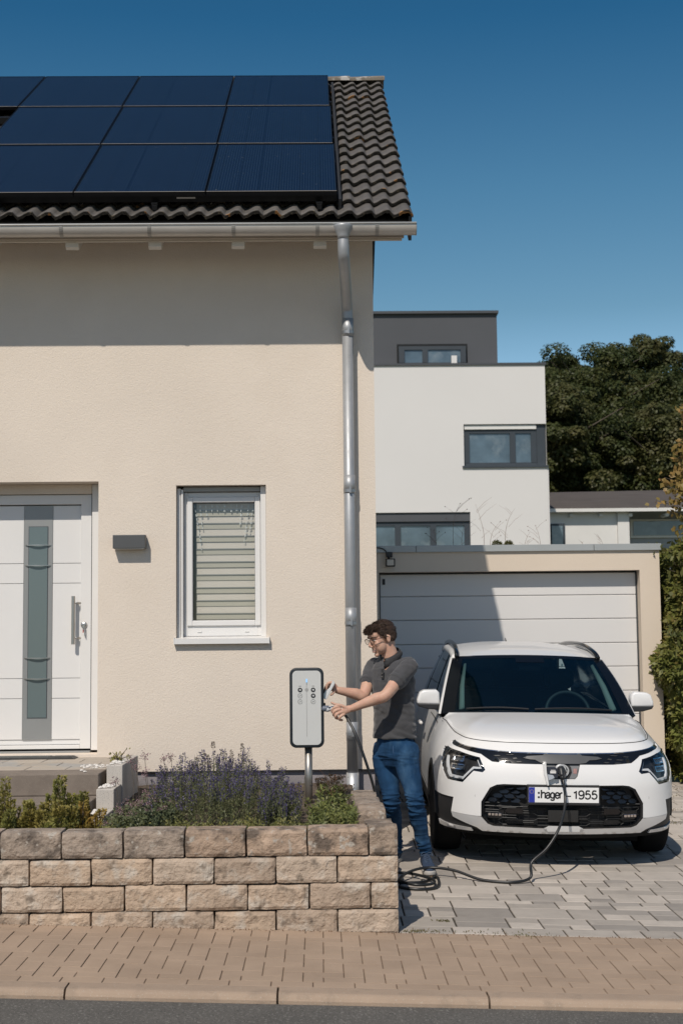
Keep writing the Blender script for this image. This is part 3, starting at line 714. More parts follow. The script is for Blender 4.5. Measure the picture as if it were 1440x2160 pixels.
for ri, (L0, names) in enumerate(rowsP):
    for ci, nm in enumerate(names):
        x = .172-.012*ri-(ci+1)*(PW+.010)
        root = thing('solar_panel', RP(x, L0, .150), 'dark blue solar panel on the roof, %s %s' % (nm, rn[ri]), 'solar panel', 'solar panels on the house roof')
        root.rotation_euler = (pt, 0, 0)
        for n_, me_ in (('frame', fm), ('glass_sheet', gm), ('frame_edge', em)):
            o = bpy.data.objects.new(n_, me_); COL.objects.link(o); o.parent = root
rail = thing('mounting_rails', RP(-1.5, 1, .1), 'black metal mounting rails and roof hooks under the solar panels', 'mounting rails')
b = nb()
for L in (.26, 1.5, 2.3, 3.3, 4.0, 4.95):
    b = nb(); slab(b, -5, .165, L, L+.04, .085, .147); put('rail', b, black_metal if L != .26 else mat('rail_black', (.02, .021, .023), .3, metal=.7), rail)
for x in (-3.6, -2.6, -1.33, -.0, ):
    b = nb(); slab(b, x, x+.04, .16, .30, .045, .084); slab(b, x-.005, x+.045, .17, .19, .084, .10); put('roof_hook', b, black_metal, rail)
b = nb(); slab(b, -5, .17, .42, .43, -.01, .148); put('panel_shade_slab', b, verge_m, rail)  # black slab added to deepen the shade under the panels
b = nb(); slab(b, .174, .200, .215, 5.3, -.01, .115); put('panel_shade_slab', b, verge_m, rail)  # side slab added as the dark strip of the panels' shadow
b = nb(); slab(b, -1.13, -.98, .192, .196, .13, .142); put('rail_joint', b, steel, rail)
# ================================================================== garage
GY = 15.3
garage = thing('garage', (2.2, 15.5, .15), 'flat roofed cream garage with a white ribbed sectional door behind the car', 'garage')
b = wall_with_holes(.47, 3.722, .0, 2.64, GY, [(.642, 3.502, .02, 2.412)], .17)
for x in (.47, 3.722): b.faces.new([b.verts.new(p) for p in ((x, GY, 0), (x, GY+6, 0), (x, GY+6, 2.64), (x, GY, 2.64))])
b.faces.new([b.verts.new(p) for p in ((.47, GY+6, 0), (3.722, GY+6, 0), (3.722, GY+6, 2.64), (.47, GY+6, 2.64))])
bmesh.ops.remove_doubles(b, verts=b.verts[:], dist=.0005)
cr2 = mat('garage_render', (.66, .57, .47), .9, var=.03, vs=.9, bump=.003, bs=120, spec=.2)
put('wall', b, cr2, garage)
put('roof_deck', bx(.49, 3.70, GY+.05, GY+5.98, 2.50, 2.60), mat('roof_gravel', (.2, .18, .16), .95, bump=.02, bs=40), garage)
cap = mat('coping_metal', (.40, .42, .42), .45, metal=.35, var=.05, vs=3)
for x0, x1 in ((.44, 1.05), (1.054, 3.0), (3.004, 3.742)):
    put('coping', boxes([(x0, x1, GY-.03, GY+.28, 2.627, 2.700)], bev=.003), cap, garage)
gd = put('garage_door', bx(.643, 3.501, GY+.185, GY+.20, .0, 2.41), black_metal, garage)
gw = mat('garage_door_white', (.66, .65, .64), .45, var=.015, vs=.7, bump=.0006, bs=60)
zz = [2.392, 2.144, 1.882, 1.616, 1.356, 1.092, .834, .572, .31, .10]
for a, c in zip(zz, zz[1:]):
    b = nb(); prism(b, [(GY+.150, c+.012), (GY+.150, a-.006), (GY+.158, a), (GY+.18, a), (GY+.18, c), (GY+.166, c+.002)], .662, 3.484, 'x'); put('door_panel', b, gw, gd)
put('door_rail', boxes([(.644, .660, GY+.14, GY+.18, .05, 2.41), (3.486, 3.5, GY+.14, GY+.18, .05, 2.41)]), mat('door_seal_dark', (.05, .055, .06), .6), garage)
put('door_badge', boxes([(.685, .715, GY+.142, GY+.15, 2.28, 2.345)], bev=.002), black_plastic, gd)
fl = thing('flood_light', (.765, 15.2, 2.5), 'small black flood light on a bracket under the garage coping', 'flood light')
b = nb(); prism(b, [(GY-.06, 2.468), (GY-.10, 2.472), (GY-.115, 2.555), (GY-.05, 2.56)], .715, .815, 'x', bev=.004); put('lamp_housing', b, black_metal, fl)
b = nb(); prism(b, [(GY-.1035, 2.482), (GY-.106, 2.482), (GY-.116, 2.545), (GY-.113, 2.545)], .728, .802, 'x'); put('lamp_lens', b, mat('flood_lens', (.6, .6, .56), .2, metal=.3), fl)
b = nb(); tube(b, [(.745, GY, 2.60), (.745, GY-.05, 2.60), (.748, GY-.08, 2.56)], .012, 8); box(b, .72, .79, GY-.07, GY-.005, 2.575, 2.63, bev=.004); put('bracket', b, black_metal, fl)
put('wire', tb(spline([(.50, GY-.02, 2.675), (.62, GY-.045, 2.68), (.70, GY-.04, 2.66), (.735, GY-.03, 2.61)], 5), .006, 6), black_metal, fl)
# ================================================================== white flat roofed house far behind
BY = 45
wb_w = mat('white_facade', (.665, .65, .635), .85, var=.02, vs=.3); wb_d = mat('dark_grey_facade', (.075, .080, .090), .8, var=.06, vs=.4)
wf = mat('window_frame_grey', (.035, .045, .056), .5)
wg = mat('far_window_glass', (.085, .125, .155), .06, var=.4, vs=.9, col2=(.20, .24, .26), s2=1.4, lo=.5, hi=.75, spec=1.0)
mh = thing('modern_house', (4, 48, 3), 'white cube shaped house with dark grey attic storey and grey framed windows', 'house')
b = wall_with_holes(-2, 7.387, -.5, 10.53, BY, [(4.70, 7.386, 7.22, 8.585), (-1, 4.865, 3.2, 5.72)], .35)
put('wall', b, wb_w, mh)
put('body', boxes([(-2, 7.386, BY+.36, BY+9, -.5, 7.20), (-2, 7.386, BY+.36, BY+9, 8.60, 10.52), (-2, 7.05, BY+.36, BY+9, 7.22, 8.62)]), wb_w, mh)
put('lower_wall', bx(7.3875, 7.44, BY+.01, BY+8, -.5, 7.205), wb_w, mh)
put('corner_panel', boxes([(7.085, 7.365, BY+.10, BY+.3, 7.23, 8.575)]), wf, mh)
put('parapet_cap', boxes([(-2.05, 7.43, BY-.05, BY+.2, 10.531, 10.60)]), anthracite, mh)
put('attic_storey', bx(-1, 5.93, BY+.61, BY+8, 10.5, 12.38), wb_d, mh)
put('attic_cap', bx(-1.05, 5.98, BY+.5, BY+8.1, 12.381, 12.47), anthracite, mh)
def win_far(x0, x1, z0, z1, y, cuts, lint=0, name='window'):
    w = put(name, boxes([(x0, x1, y+.10, y+.14, z0, z1)]), dark_void, mh)
    fr = [(x0, x1, y, y+.1, z0, z0+.10), (x0, x1, y, y+.1, z1-.12, z1)]+[(a-.09, a+.09, y-.01, y+.1, z0+.1, z1-.12) for a in (x0+.09, *cuts, x1-.09)]
    put('window_frame', boxes(fr), wf, w)
    xs = [x0+.09, *cuts, x1-.09]
    for a, c in zip(xs, xs[1:]): put('pane', bx(a+.09, c-.09, y+.05, y+.07, z0+.1, z1-.12), wg, w)
    return w
w = win_far(4.71, 7.08, 7.235, 8.42, BY+.12, [6.30]); put('shutter_box', bx(4.73, 7.07, BY+.06, BY+.13, 8.425, 8.56), white_paint, w)
win_far(.9, 4.86, 3.21, 5.42, BY+.12, [2.52, 3.66]); put('window_lintel', bx(-.9, 4.86, BY+.06, BY+.2, 5.43, 5.71), wb_d, mh)
b = put('window_sill', boxes([(4.64, 7.43, BY-.06, BY+.1, 7.15, 7.217)]), wf, mh)
put('attic_shade_sheet', bx(2.60, 4.93, BY+.585, BY+.608, 10.605, 11.37), dark_void, mh)  # flat black sheet standing in for the shadow in the window recess
w = win_far(2.66, 4.87, 10.62, 11.27, BY+.45, [3.52])
put('window_plant_pot', boxes([(4.38, 4.56, BY+.35, BY+.44, 10.62, 10.93)]), white_paint, w)
# neighbour house with low pitched roof
KN = 1.36
def kb_(x0, x1, y0, y1, z0, z1): return bx(x0*KN, x1*KN, y0*KN, y1*KN, 1.7+(z0-1.7)*KN, 1.7+(z1-1.7)*KN)
def kp(p): return (p[0]*KN, p[1]*KN, 1.7+(p[2]-1.7)*KN)
nh = thing('neighbour_house', (12, 54, 3), 'low white and grey house with a brown tiled roof beyond the garage', 'house')
put('wall', kb_(5.8, 8.10, 37.92, 43, .9, 5.12), white_paint, nh)
put('wall', kb_(8.105, 8.42, 37.85, 43, .9, 5.12), white_paint, nh)
put('wall', kb_(8.43, 12, 38.9, 43, .9, 5.15), mat('blue_grey_boards', (.33, .35, .38), .8), nh)['label'] = 'blue grey boarded wall'
b = nb(); q4 = lambda dz: [b.verts.new(kp(p)) for p in ((5.7, 37.7, 5.16+dz), (13, 37.7, 5.16+dz), (13, 40.4, 5.93+dz), (6.62, 40.4, 5.86+dz))]
rv = q4(0); rv2 = q4(-.12); b.faces.new(rv); b.faces.new(rv2[::-1])
for i in range(4): b.faces.new((rv[i], rv[(i+1) % 4], rv2[(i+1) % 4], rv2[i]))
put('roof', b, mat('brown_roof_tiles', (.085, .072, .064), .85, var=.15, vs=1, bump=.03, bs=6, stretch=(1, 3, 3)), nh)
put('gutter', kb_(5.7, 13, 37.62, 37.72, 5.04, 5.13), white_paint, nh)
w = put('window', kb_(6.25, 6.66, 37.86, 37.91, 4.05, 4.74), wf, nh); put('pane', kb_(6.30, 6.60, 37.83, 37.855, 4.1, 4.68), wg, w)
w = put('window', kb_(8.66, 11, 38.80, 38.89, 4.40, 4.92), white_paint, nh); put('pane', kb_(8.74, 10.9, 38.77, 38.795, 4.46, 4.86), wg, w)
for x in (6.8, 7.6, 8.4, 9.4, 10.4): put('rafter_tail', kb_(x, x+.1, 37.8, 38.35, 4.92, 5.0), white_paint, nh)
# ================================================================== vegetation
def leaf_quads(P, D, Nn, L, W, fold=.15):
    """one rhombic leaf per row: base point, direction, normal, length, width"""
    P, D, Nn = [np.asarray(a, float) for a in (P, D, Nn)]; L = np.broadcast_to(np.asarray(L, float), (len(P),))[:, None]; W = np.broadcast_to(np.asarray(W, float), (len(P),))[:, None]
    D = D/np.linalg.norm(D, axis=1, keepdims=True); S = np.cross(D, Nn); S /= np.linalg.norm(S, axis=1, keepdims=True)+1e-9; U = np.cross(S, D)
    a = P; c = P+D*L; b = P+D*L*.45+S*W*.5+U*W*fold; d = P+D*L*.45-S*W*.5+U*W*fold
    V = np.stack([a, b, c, d], 1).reshape(-1, 3); F = np.arange(len(V)).reshape(-1, 4); return V, F
def join_np(parts):
    V = []; F = []; M = []; n = 0
    for v, f, m in parts:
        V.append(v); F.append(f+n); M.append(np.full(len(f), m)); n += len(v)
    return np.concatenate(V), np.concatenate(F), np.concatenate(M)
def rdir(n, up=0.0):
    d = rng.normal(size=(n, 3)); d /= np.linalg.norm(d, axis=1, keepdims=True); d[:, 2] += up; return d/np.linalg.norm(d, axis=1, keepdims=True)
def crown_mesh(name, n_cl, n_leaf, size, shape, ls, seed, flat=.75):
    """leaf clumps spread through an uneven crown volume"""
    g = np.random.default_rng(seed); sx, sy, sz = shape
    lobes = g.normal(size=(9, 3)); lobes /= np.linalg.norm(lobes, axis=1, keepdims=True); lobes[:, 2] = np.abs(lobes[:, 2])*1.2-.25; lr = g.uniform(.35, .6, 9)
    C = []
    while len(C) < n_cl:
        k = g.integers(0, 10); d = g.normal(size=3); d /= np.linalg.norm(d); r = g.uniform(.45, 1)**.5
        if k < 9: p = lobes[k]*.62+d*r*lr[k]
        else: p = d*r*.7
        if p[2] > -.75: C.append(p*[sx, sy, sz])
    C = np.array(C); P = []; 
    per = n_leaf//n_cl; cr = g.uniform(.6, 1.3, n_cl)*size
    off = g.normal(size=(n_cl, per, 3)); off /= np.linalg.norm(off, axis=2, keepdims=True); off *= g.uniform(.3, 1, (n_cl, per, 1))**.5
    off[..., 2] *= flat
    P = (C[:, None]+off*cr[:, None, None]).reshape(-1, 3)
    Nn = off.reshape(-1, 3)+g.normal(size=P.shape)*.35+[0, 0, .7]; D = np.cross(Nn, g.normal(size=P.shape)); D[:, 2] -= .3*np.linalg.norm(D, axis=1)
    V, F = leaf_quads(P, D, Nn, g.uniform(.7, 1.3, len(P))*ls, g.uniform(.5, .9, len(P))*ls); return quads_np(V, F, name)
bark = mat('bark', (.10, .08, .06), .9, var=.25, vs=6, bump=.01, bs=20)
lf = [leafmat('forest_leaves_a', (.052, .068, .020), (.085, .09, .027), (.12, .108, .038)), leafmat('forest_leaves_b', (.045, .062, .020), (.075, .085, .026)), leafmat('forest_leaves_c', (.072, .082, .027), (.105, .10, .036))]
fm_ = []
for i in range(3):
    me = crown_mesh('crown', 70, 27000, 1.15, (4.6, 4.6, 5.4), .25, 20+i, .6); me.materials.append(lf[i]); fm_.append(me)
def trunk_bm(h, r, seed, limbs=5, top=1.0, spread=1.0):
    g = random.Random(seed); b = nb(); tube(b, [(0, 0, 0), (.1*r*3, 0, h*.4), (-.05, .1, h*.75), (.1, 0, h*top)], [r, r*.8, r*.5, r*.15], 8)
    for k in range(limbs):
        a = g.uniform(0, 6.3); z0 = g.uniform(.4, .8)*h; l = g.uniform(.25, .4)*h*spread
        tube(b, [(0, 0, z0), (math.cos(a)*l*.5, math.sin(a)*l*.5, z0+l*.5), (math.cos(a)*l, math.sin(a)*l, z0+l*.9)], [r*.4, r*.25, r*.08], 6)
    return b
tkm = shared('trunk', trunk_bm(11, .28, 5, 7), bark)
# x, y, height of crown centre above the ground, scale, kind, label
trees = []
for row, y0, cz0, sc0, xs, lab in (('back', 97, 17.15, .88, (18.0, 20.8, 22.9, 25.2, 27.4, 29.6), 'on the hill skyline'), ('middle', 86, 13.8, .84, (16.4, 18.4, 20.4, 22.3, 24.2, 26.2), 'halfway up the hill'), ('front', 76, 10.4, .80, (12.0, 14.2, 16.4, 18.8, 21.2, 23.4), 'at the hill foot')):
    for i, x in enumerate(xs):
        tr_lab = ('leftmost', 'second from the left', 'third from the left', 'fourth from the left', 'second from the right', 'rightmost')[i]
        k = (i*2+len(row)) % 3; trees.append((x, y0+(i*37 % 5)-2, cz0+(1.0, .2, .9, -.5, -1.0, .6)[i]*(1 if row == 'back' else .6), sc0*(1, .9, 1.06, .92, .84, 1)[i], k, '%s tree %s, %s in its row' % (('dark olive', 'green', 'light olive')[k], lab, tr_lab)))
trees.append((13.5, 103, 19.0, .5, 1, 'small dark tree top just showing over the white house parapet'))
for i, (x, y, cz, s, k, lab) in enumerate(trees):
    z = terr(x, y); t = thing('forest_tree', (x, y, z), lab, 'tree', 'trees on the wooded hill')
    o = bpy.data.objects.new('crown', fm_[k]); COL.objects.link(o); o.parent = t; o.location = (0, 0, cz-z); o.scale = (s, s, s); o.rotation_euler = (0, 0, i*1.3)
    o = bpy.data.objects.new('trunk', tkm); COL.objects.link(o); o.parent = t; o.scale = (1, 1, max((cz-z+1)/9, .3))
me = None
g = np.random.default_rng(5); n = 34000
P = np.stack([g.uniform(8, 32, n), g.uniform(62, 104, n), np.zeros(n)], 1)
P[:, 2] = [terr(x, y)+2.2*abs(fbm((x*.35, y*.35, 2)))*g.random()+g.random()*1.8 for x, y, _ in P]
V, F = leaf_quads(P, rdir(n, .2), rdir(n, 1), g.uniform(.22, .4, n), g.uniform(.16, .28, n)); me = quads_np(V, F, 'undergrowth')
tag(put('undergrowth', me, leafmat('undergrowth_leaves', (.08, .10, .028), (.12, .13, .04))), 'green bushes covering the foot of the hill', 'bushes', kind='stuff')
# hedge and young tree by the garage
def hedge_leaves(n, seed, x0, x1, y0, y1, z0, z1, ls):
    g = np.random.default_rng(seed); P = np.stack([g.uniform(x0, x1, n), y0+(y1-y0)*g.random(n)**1.6, g.uniform(z0, z1, n)], 1)
    k = g.random(n) < .45; P[k, 0] = x0+np.abs(g.normal(size=k.sum()))*.12
    bul = np.array([.16*fbm((p[0]*2.2, p[2]*2.2, 3)) for p in P]); P[:, 0] += bul+.09*np.sin(P[:, 2]*2.6+1); P[:, 1] += bul*1.5
    top = z1-.35*np.array([abs(fbm((p[0]*2, p[1]*2, 9))) for p in P]); P = P[P[:, 2] < top]; m = len(P)
    D = g.normal(size=(m, 3))*.7+[-.5, -.6, -.35]; Nn = g.normal(size=(m, 3))*.6+[-.4, -.7, .8]
    return leaf_quads(P, D, Nn, g.uniform(.7, 1.3, m)*ls, g.uniform(.4, .65, m)*ls)
V, F = hedge_leaves(26000, 3, 3.80, 6.2, 15.0, 17.2, .15, 2.75, .082)
hd = thing('hedge', (4.6, 15.9, .15), 'tall green leafy hedge beside the right end of the garage', 'hedge')
put('foliage', quads_np(V, F, 'foliage'), leafmat('hedge_leaves', (.15, .165, .04), (.22, .20, .055), (.30, .22, .08), tl=.3, vs=2), hd)
b = nb()
for i in range(7):
    x = 3.95+i*.3; tube(b, [(x, 15.5, .0), (x+.05, 15.55, 1.2), (x, 15.5, 2.2)], [.025, .018, .008], 6)
tag(put('stems', b, bark, hd), kind='stuff')
yt = thing('young_tree', (4.02, 15.1, .15), 'slender young tree with yellow brown upper leaves against the hedge', 'tree')
b = nb(); sp = spline([(4.05, 15.1, .1), (4.08, 15.1, 1.3), (4.02, 15.1, 2.4), (4.03, 15.1, 3.2), (4.0, 15.1, 4.1)], 5); tube(b, sp, [lin(.028, .006, i/(len(sp)-1)) for i in range(len(sp))], 7)
g = np.random.default_rng(8); Pg = []; Py = []
for k in range(64):
    z = lin(1.5, 4.1, k/63)+g.uniform(-.05, .05); a = g.uniform(0, 6.28); l = lin(.42, .16, (z-1.5)/2.6)*g.uniform(.6, 1.25)
    if 2.55 < z < 2.95: l *= .5
    tip = np.array([4.03+math.cos(a)*l, 15.1+math.sin(a)*l*.8, z+l*.35]); tube(b, [(4.03, 15.1, z), tuple(tip)], [.007, .002], 4)
    for j in range(int(20*l/.3)+6):
        t = g.uniform(.25, 1.05); p = np.array([4.03, 15.1, z])*(1-t)+tip*t+g.normal(size=3)*.045; (Py if z > 2.95 or (z > 2.6 and g.random() < .3) else Pg).append(p)
put('trunk', b, bark, yt)
for nm, PP, mt in (('leaves', Pg, leafmat('young_leaves', (.10, .12, .035), (.15, .14, .04), (.24, .17, .06), tl=.4, vs=3)), ('yellow_leaves', Py, leafmat('yellow_leaves', (.34, .22, .075), (.26, .20, .06), (.36, .19, .07), tl=.4, vs=4))):
    P = np.array(PP); m = len(P); V, F = leaf_quads(P, g.normal(size=(m, 3))*.6+[0, -.3, -.6], g.normal(size=(m, 3))*.6+[0, -.8, .4], g.uniform(.05, .085, m), g.uniform(.035, .06, m)); put(nm, quads_np(V, F), mt, yt)
# boxwood shrubs in front of the steps
def boxwood(x, y, h, r, n, seed, lab, m, z0=.48):
    t = thing('boxwood_shrub', (x, y, z0), lab, 'shrub', 'small shrubs in front of the steps'); g = np.random.default_rng(seed); b = nb(); P = []; D = []
    ns = 15 if h > .25 else 9
    for k in range(ns):
        a = g.uniform(0, 6.28); rr = r*g.random()**.6; bx_, by_ = x+math.cos(a)*rr, y+math.sin(a)*rr*.7; hh = h*(1-.45*rr/r)*g.uniform(.6, 1.08)
        if k == 0: bx_, by_, hh = x+g.uniform(-.05, .05), y, h
        lean = g.normal(size=2)*.025; tip = (bx_+lean[0]+math.cos(a)*.02, by_+lean[1], z0+hh); tube(b, [(x+(bx_-x)*.4, y, z0-.02), (bx_, by_, z0+hh*.5), tip], [.006, .004, .0015], 5)
        m_ = int(n/ns); tt = g.uniform(.05, 1.0, m_)**.8; pa = g.uniform(0, 6.28, m_); wid = lin(.042, .012, 0)*(1-tt*.75)+.006
        px = bx_+(tip[0]-bx_)*tt+np.cos(pa)*wid; py2 = by_+(tip[1]-by_)*tt+np.sin(pa)*wid; P.append(np.stack([px, py2, z0+hh*tt], 1)); D.append(np.stack([np.cos(pa), np.sin(pa), np.full(m_, 1.1)], 1)+g.normal(size=(m_, 3))*.35)
    P = np.concatenate(P); D = np.concatenate(D); V, F = leaf_quads(P, D, g.normal(size=P.shape)*.5+[0, -.7, .8], g.uniform(.017, .027, len(P)), g.uniform(.010, .015, len(P)))
    tag(put('stems', b, bark, t), kind='stuff'); put('foliage', quads_np(V, F), m, t); return t
bxm = leafmat('boxwood_leaves', (.20, .20, .055), (.30, .25, .07), (.10, .11, .035), tl=.25, vs=7); bxy = leafmat('boxwood_leaves_yellow', (.28, .21, .05), (.38, .25, .065), (.18, .17, .05), tl=.25, vs=9)
boxwood(-2.03, 8.92, .36, .17, 4200, 1, 'green boxwood shrub at the left edge of the bed, in front of the steps', bxm)
boxwood(-1.86, 8.98, .17, .08, 1100, 4, 'low small boxwood shrub between the leftmost and the largest shrub', bxm)
boxwood(-1.64, 8.95, .37, .18, 5600, 2, 'largest olive green boxwood shrub in the middle before the steps', bxm)
boxwood(-1.60, 8.80, .20, .14, 2400, 12, 'low boxwood shrub at the foot of the largest shrub', bxm)
boxwood(-1.50, 8.88, .22, .075, 1700, 3, 'small yellowing boxwood shrub next to the concrete edging stones', bxy)
#boxwood(-1.36, 8.86, .14, .05, 500, 6, 'tiny yellow orange boxwood sprig right before the lowest edging stone', bxy)
# hyssop with blue spikes
def herb(name, lab, cat, stems, seed, x0, x1, y0, y1, hf, leaf, stem_r, leaf_m, flower=None, fl_m=None, fl_len=.09, heads=None, z0=.49, group=None, bend=.05):
    g = np.random.default_rng(seed); b = nb(); LP, LD, FP, FD = [], [], [], []; cx, cy = (x0+x1)/2, (y0+y1)/2
    t = thing(name, (cx, cy, z0), lab, cat, group); tips = []
    for k in range(stems):
        x, y = g.uniform(x0, x1), g.uniform(y0, y1); h = hf(x, y)*g.uniform(.6, 1.12); lx, ly = g.normal()*bend*h+(x-cx)*.10, g.normal()*bend*h
        base = np.array([x, y, z0-.01]); tip = base+[lx, ly, h]; mid = (base+tip)/2+[-lx*.25, 0, 0]; tube(b, [base, mid, tip], [stem_r, stem_r*.8, stem_r*.4], 3, cap=False)
        n = leaf[0]; tt = g.uniform(leaf[3], leaf[4], n); a = g.uniform(0, 6.28, n)
        LP.append(base+(tip-base)*tt[:, None]+g.normal(size=(n, 3))*leaf[5]); LD.append(np.stack([np.cos(a), np.sin(a), np.full(n, .8)], 1)+g.normal(size=(n, 3))*.3)
        tips.append(tip)
        if flower and g.random() < flower[1]:
            n = flower[0]; tt = g.random(n); a = g.uniform(0, 6.28, n); q = tip-(tip-mid)/np.linalg.norm(tip-mid)*fl_len*tt[:, None]*g.uniform(.6, 1.2)
            w = .0085*(.35+.65*np.minimum(tt*2, 1)); FP.append(q+np.stack([np.cos(a)*w, np.sin(a)*w, np.zeros(n)], 1)); FD.append(np.stack([np.cos(a), np.sin(a), np.full(n, .5)], 1))
    LP, LD = np.concatenate(LP), np.concatenate(LD)
    V, F = leaf_quads(LP, LD, g.normal(size=LP.shape)*.5+[0, -.6, .8], g.uniform(.7, 1.2, len(LP))*leaf[1], g.uniform(.7, 1.2, len(LP))*leaf[2])
    tag(put('stems', b, mat('stem_'+name, (.10, .11, .05), .8) if 'stem_'+name not in bpy.data.materials else bpy.data.materials['stem_'+name], t), kind='stuff'); put('foliage', quads_np(V, F), leaf_m, t)
    if FP:
        FP, FD = np.concatenate(FP), np.concatenate(FD); V, F = leaf_quads(FP, FD, g.normal(size=FP.shape), g.uniform(.008, .013, len(FP)), g.uniform(.006, .009, len(FP))); put('flowers', quads_np(V, F), fl_m, t)
    return t, tips
hy_l = leafmat('hyssop_leaves', (.10, .115, .05), (.15, .15, .065), (.05, .06, .03), tl=.25, vs=5); hy_f = leafmat('violet_flowers', (.10, .085, .19), (.155, .13, .235), (.075, .065, .12), tl=.25, vs=8); dry_f = leafmat('faded_flowers', (.11, .075, .06), (.15, .11, .09), tl=.2, vs=8)
def hyh(x, y): return .385*(1-.40*abs((x+.68)/.5)**2.2)+.05*(y-9.6)
herb('hyssop_bush', 'large bushy herb with upright violet blue flower spikes in the middle of the flower bed', 'flowering bush', 270, 31, -1.12, -.28, 9.0, 10.3, hyh, (60, .022, .006, .04, .92, .010), .0022, hy_l, (60, .85), hy_f, .105, bend=.06)
herb('hyssop_bush', 'smaller violet flowering bush close to the left of the charging station pole', 'flowering bush', 80, 32, -.40, -.15, 8.95, 9.8, lambda x, y: .23+.08*(y-9.5), (55, .022, .006, .04, .92, .010), .0022, hy_l, (55, .7), hy_f, .09, bend=.08)
herb('faded_flower_spikes', 'brown faded flower spikes standing up behind the violet bush', 'flower', 16, 33, -.95, -.10, 10.1, 10.5, lambda x, y: .43, (8, .018, .005, .2, .8, .008), .0022, hy_l, (60, 1), dry_f, .07, bend=.03)
# oregano with pink heads
or_l = leafmat('oregano_leaves', (.085, .105, .055), (.12, .135, .06), (.16, .16, .07), tl=.25, vs=6); pk = leafmat('pink_flowers', (.34, .22, .24), (.26, .17, .17), tl=.3, vs=20)
t, tips = herb('oregano_bush', 'grey green herb with small pale pink flower heads beside the concrete edging', 'flowering bush', 120, 41, -1.31, -.96, 8.75, 9.5, lambda x, y: .15+.06*sstep(-1.3, -1.1, x), (50, .020, .014, .05, .9, .014), .002, or_l, bend=.12)
g = np.random.default_rng(2); P = np.concatenate([tip+g.normal(size=(34, 3))*[.012, .012, .009] for tip in tips if g.random() < .32]); V, F = leaf_quads(P, rdir(len(P), .5), rdir(len(P), .3), .009, .008); put('flowers', quads_np(V, F), pk, t)
tall = [(-1.28, 9.6, .41), (-1.20, 9.7, .43), (-1.23, 9.5, .37), (-1.08, 9.8, .40), (-1.34, 9.3, .30), (-1.02, 9.7, .42), (-1.16, 9.4, .34)]
b = nb(); PP = []
for i, (x, y, h) in enumerate(tall):
    tube(b, [(x, y, .48), (x+.01, y, .48+h*.6), (x-.01, y-.01, .48+h)], .002, 4); PP.append(np.array([x-.01, y-.01, .48+h])+g.normal(size=(60, 3))*[.014, .014, .016])
pf = thing('pink_flower', (-1.18, 9.55, .48), 'tall stems with pale pink flower heads rising above the oregano', 'flower')
tag(put('stems', b, bark, pf), kind='stuff'); P = np.concatenate(PP); V, F = leaf_quads(P, rdir(len(P), .5), rdir(len(P), .3), .010, .009); put('flowers', quads_np(V, F), pk, pf)
# low ground cover along the wall top
yl = leafmat('low_yellow_green', (.15, .155, .045), (.22, .20, .06), (.09, .11, .04), tl=.25, vs=8)
t, _ = herb('ground_cover', 'low yellow green ground cover along the back of the wall stones', 'ground cover', 230, 51, -1.32, .10, 8.55, 8.98, lambda x, y: .075+.05*noise.noise((x*7, 3, 0))+.07*(y-8.6), (26, .022, .009, .1, 1, .014), .0018, yl, bend=.25, z0=.485)
t['kind'] = 'stuff'
# leafy plants right of the pole
sed_l = leafmat('sedum_leaves', (.125, .145, .045), (.19, .20, .06), (.08, .10, .04), tl=.25, vs=8)
herb('leafy_plant', 'bright green leafy plant between the charging station pole and the side wall', 'plant', 60, 61, -.06, .19, 8.7, 9.35, lambda x, y: .12+.06*(y-8.7), (34, .034, .014, .1, .98, .010), .003, sed_l, bend=.1)
t, tips = herb('sedum', 'green stonecrop with dark brown seed heads right of the pole', 'plant', 20, 62, -.02, .16, 9.4, 10.0, lambda x, y: .24, (30, .036, .018, .1, .85, .010), .0035, sed_l, bend=.06)
sh = leafmat('seed_heads', (.06, .042, .028), (.09, .06, .035), tl=.1, vs=20); P = np.concatenate([tip+g.normal(size=(90, 3))*[.018, .018, .007] for tip in tips[:15]]); V, F = leaf_quads(P, rdir(len(P), .5), rdir(len(P), .3), .010, .009); put('seed_heads', quads_np(V, F), sh, t)
def twig(x, y, z0, h, seed, lab, nbr=6, name='dry_stalk', r=.003, sp=.5, bud=True, m=None, group=None):
    g = random.Random(seed); b = nb(); tipx = x+g.uniform(-.05, .05)*h; cv = g.uniform(-.22, .22)*h; tipx += cv; tube(b, spline([(x, y, z0), (x-cv*.25, y, z0+h*.4), (x+cv*.2, y, z0+h*.75), (tipx, y, z0+h)], 3), [lin(r, r*.3, q_/9) for q_ in range(10)], 5); T = [(tipx, y, z0+h)]
    for k in range(nbr):
        zz_ = z0+h*g.uniform(.35, .9); s = g.choice((-1, 1)); l = h*g.uniform(.15, .4)*sp; e = (x+s*l, y+g.uniform(-.5, .5)*l, zz_+l*.9); xs_ = x+cv*((zz_-z0)/h)**3; e = (e[0]+xs_-x, e[1], e[2]); tube(b, [(xs_, y, zz_), (xs_+s*l*.45, y, zz_+l*.5), e], [r*.6, r*.5, r*.2], 4); T.append(e)
    if bud:
        for e in T: bmesh.ops.create_icosphere(b, subdivisions=1, radius=r*2.0, matrix=Matrix.Translation(e))
    return tag(put(name, b, m or bark), lab, 'dry stalk', group)
twig(.055, 9.6, .48, .33, 4, 'thin reddish dry stalk rising right of the charging station pole', 9, r=.0028, sp=.5, m=mat('red_brown_twig', (.14, .07, .045), .8))
twig(.19, 9.7, .48, .22, 5, 'thin stalk with dark buds in front of the zinc downpipe', 8, r=.0025, sp=.4)
stalk_m = mat('pale_stalk', (.26, .19, .16), .85, var=.2, vs=20)
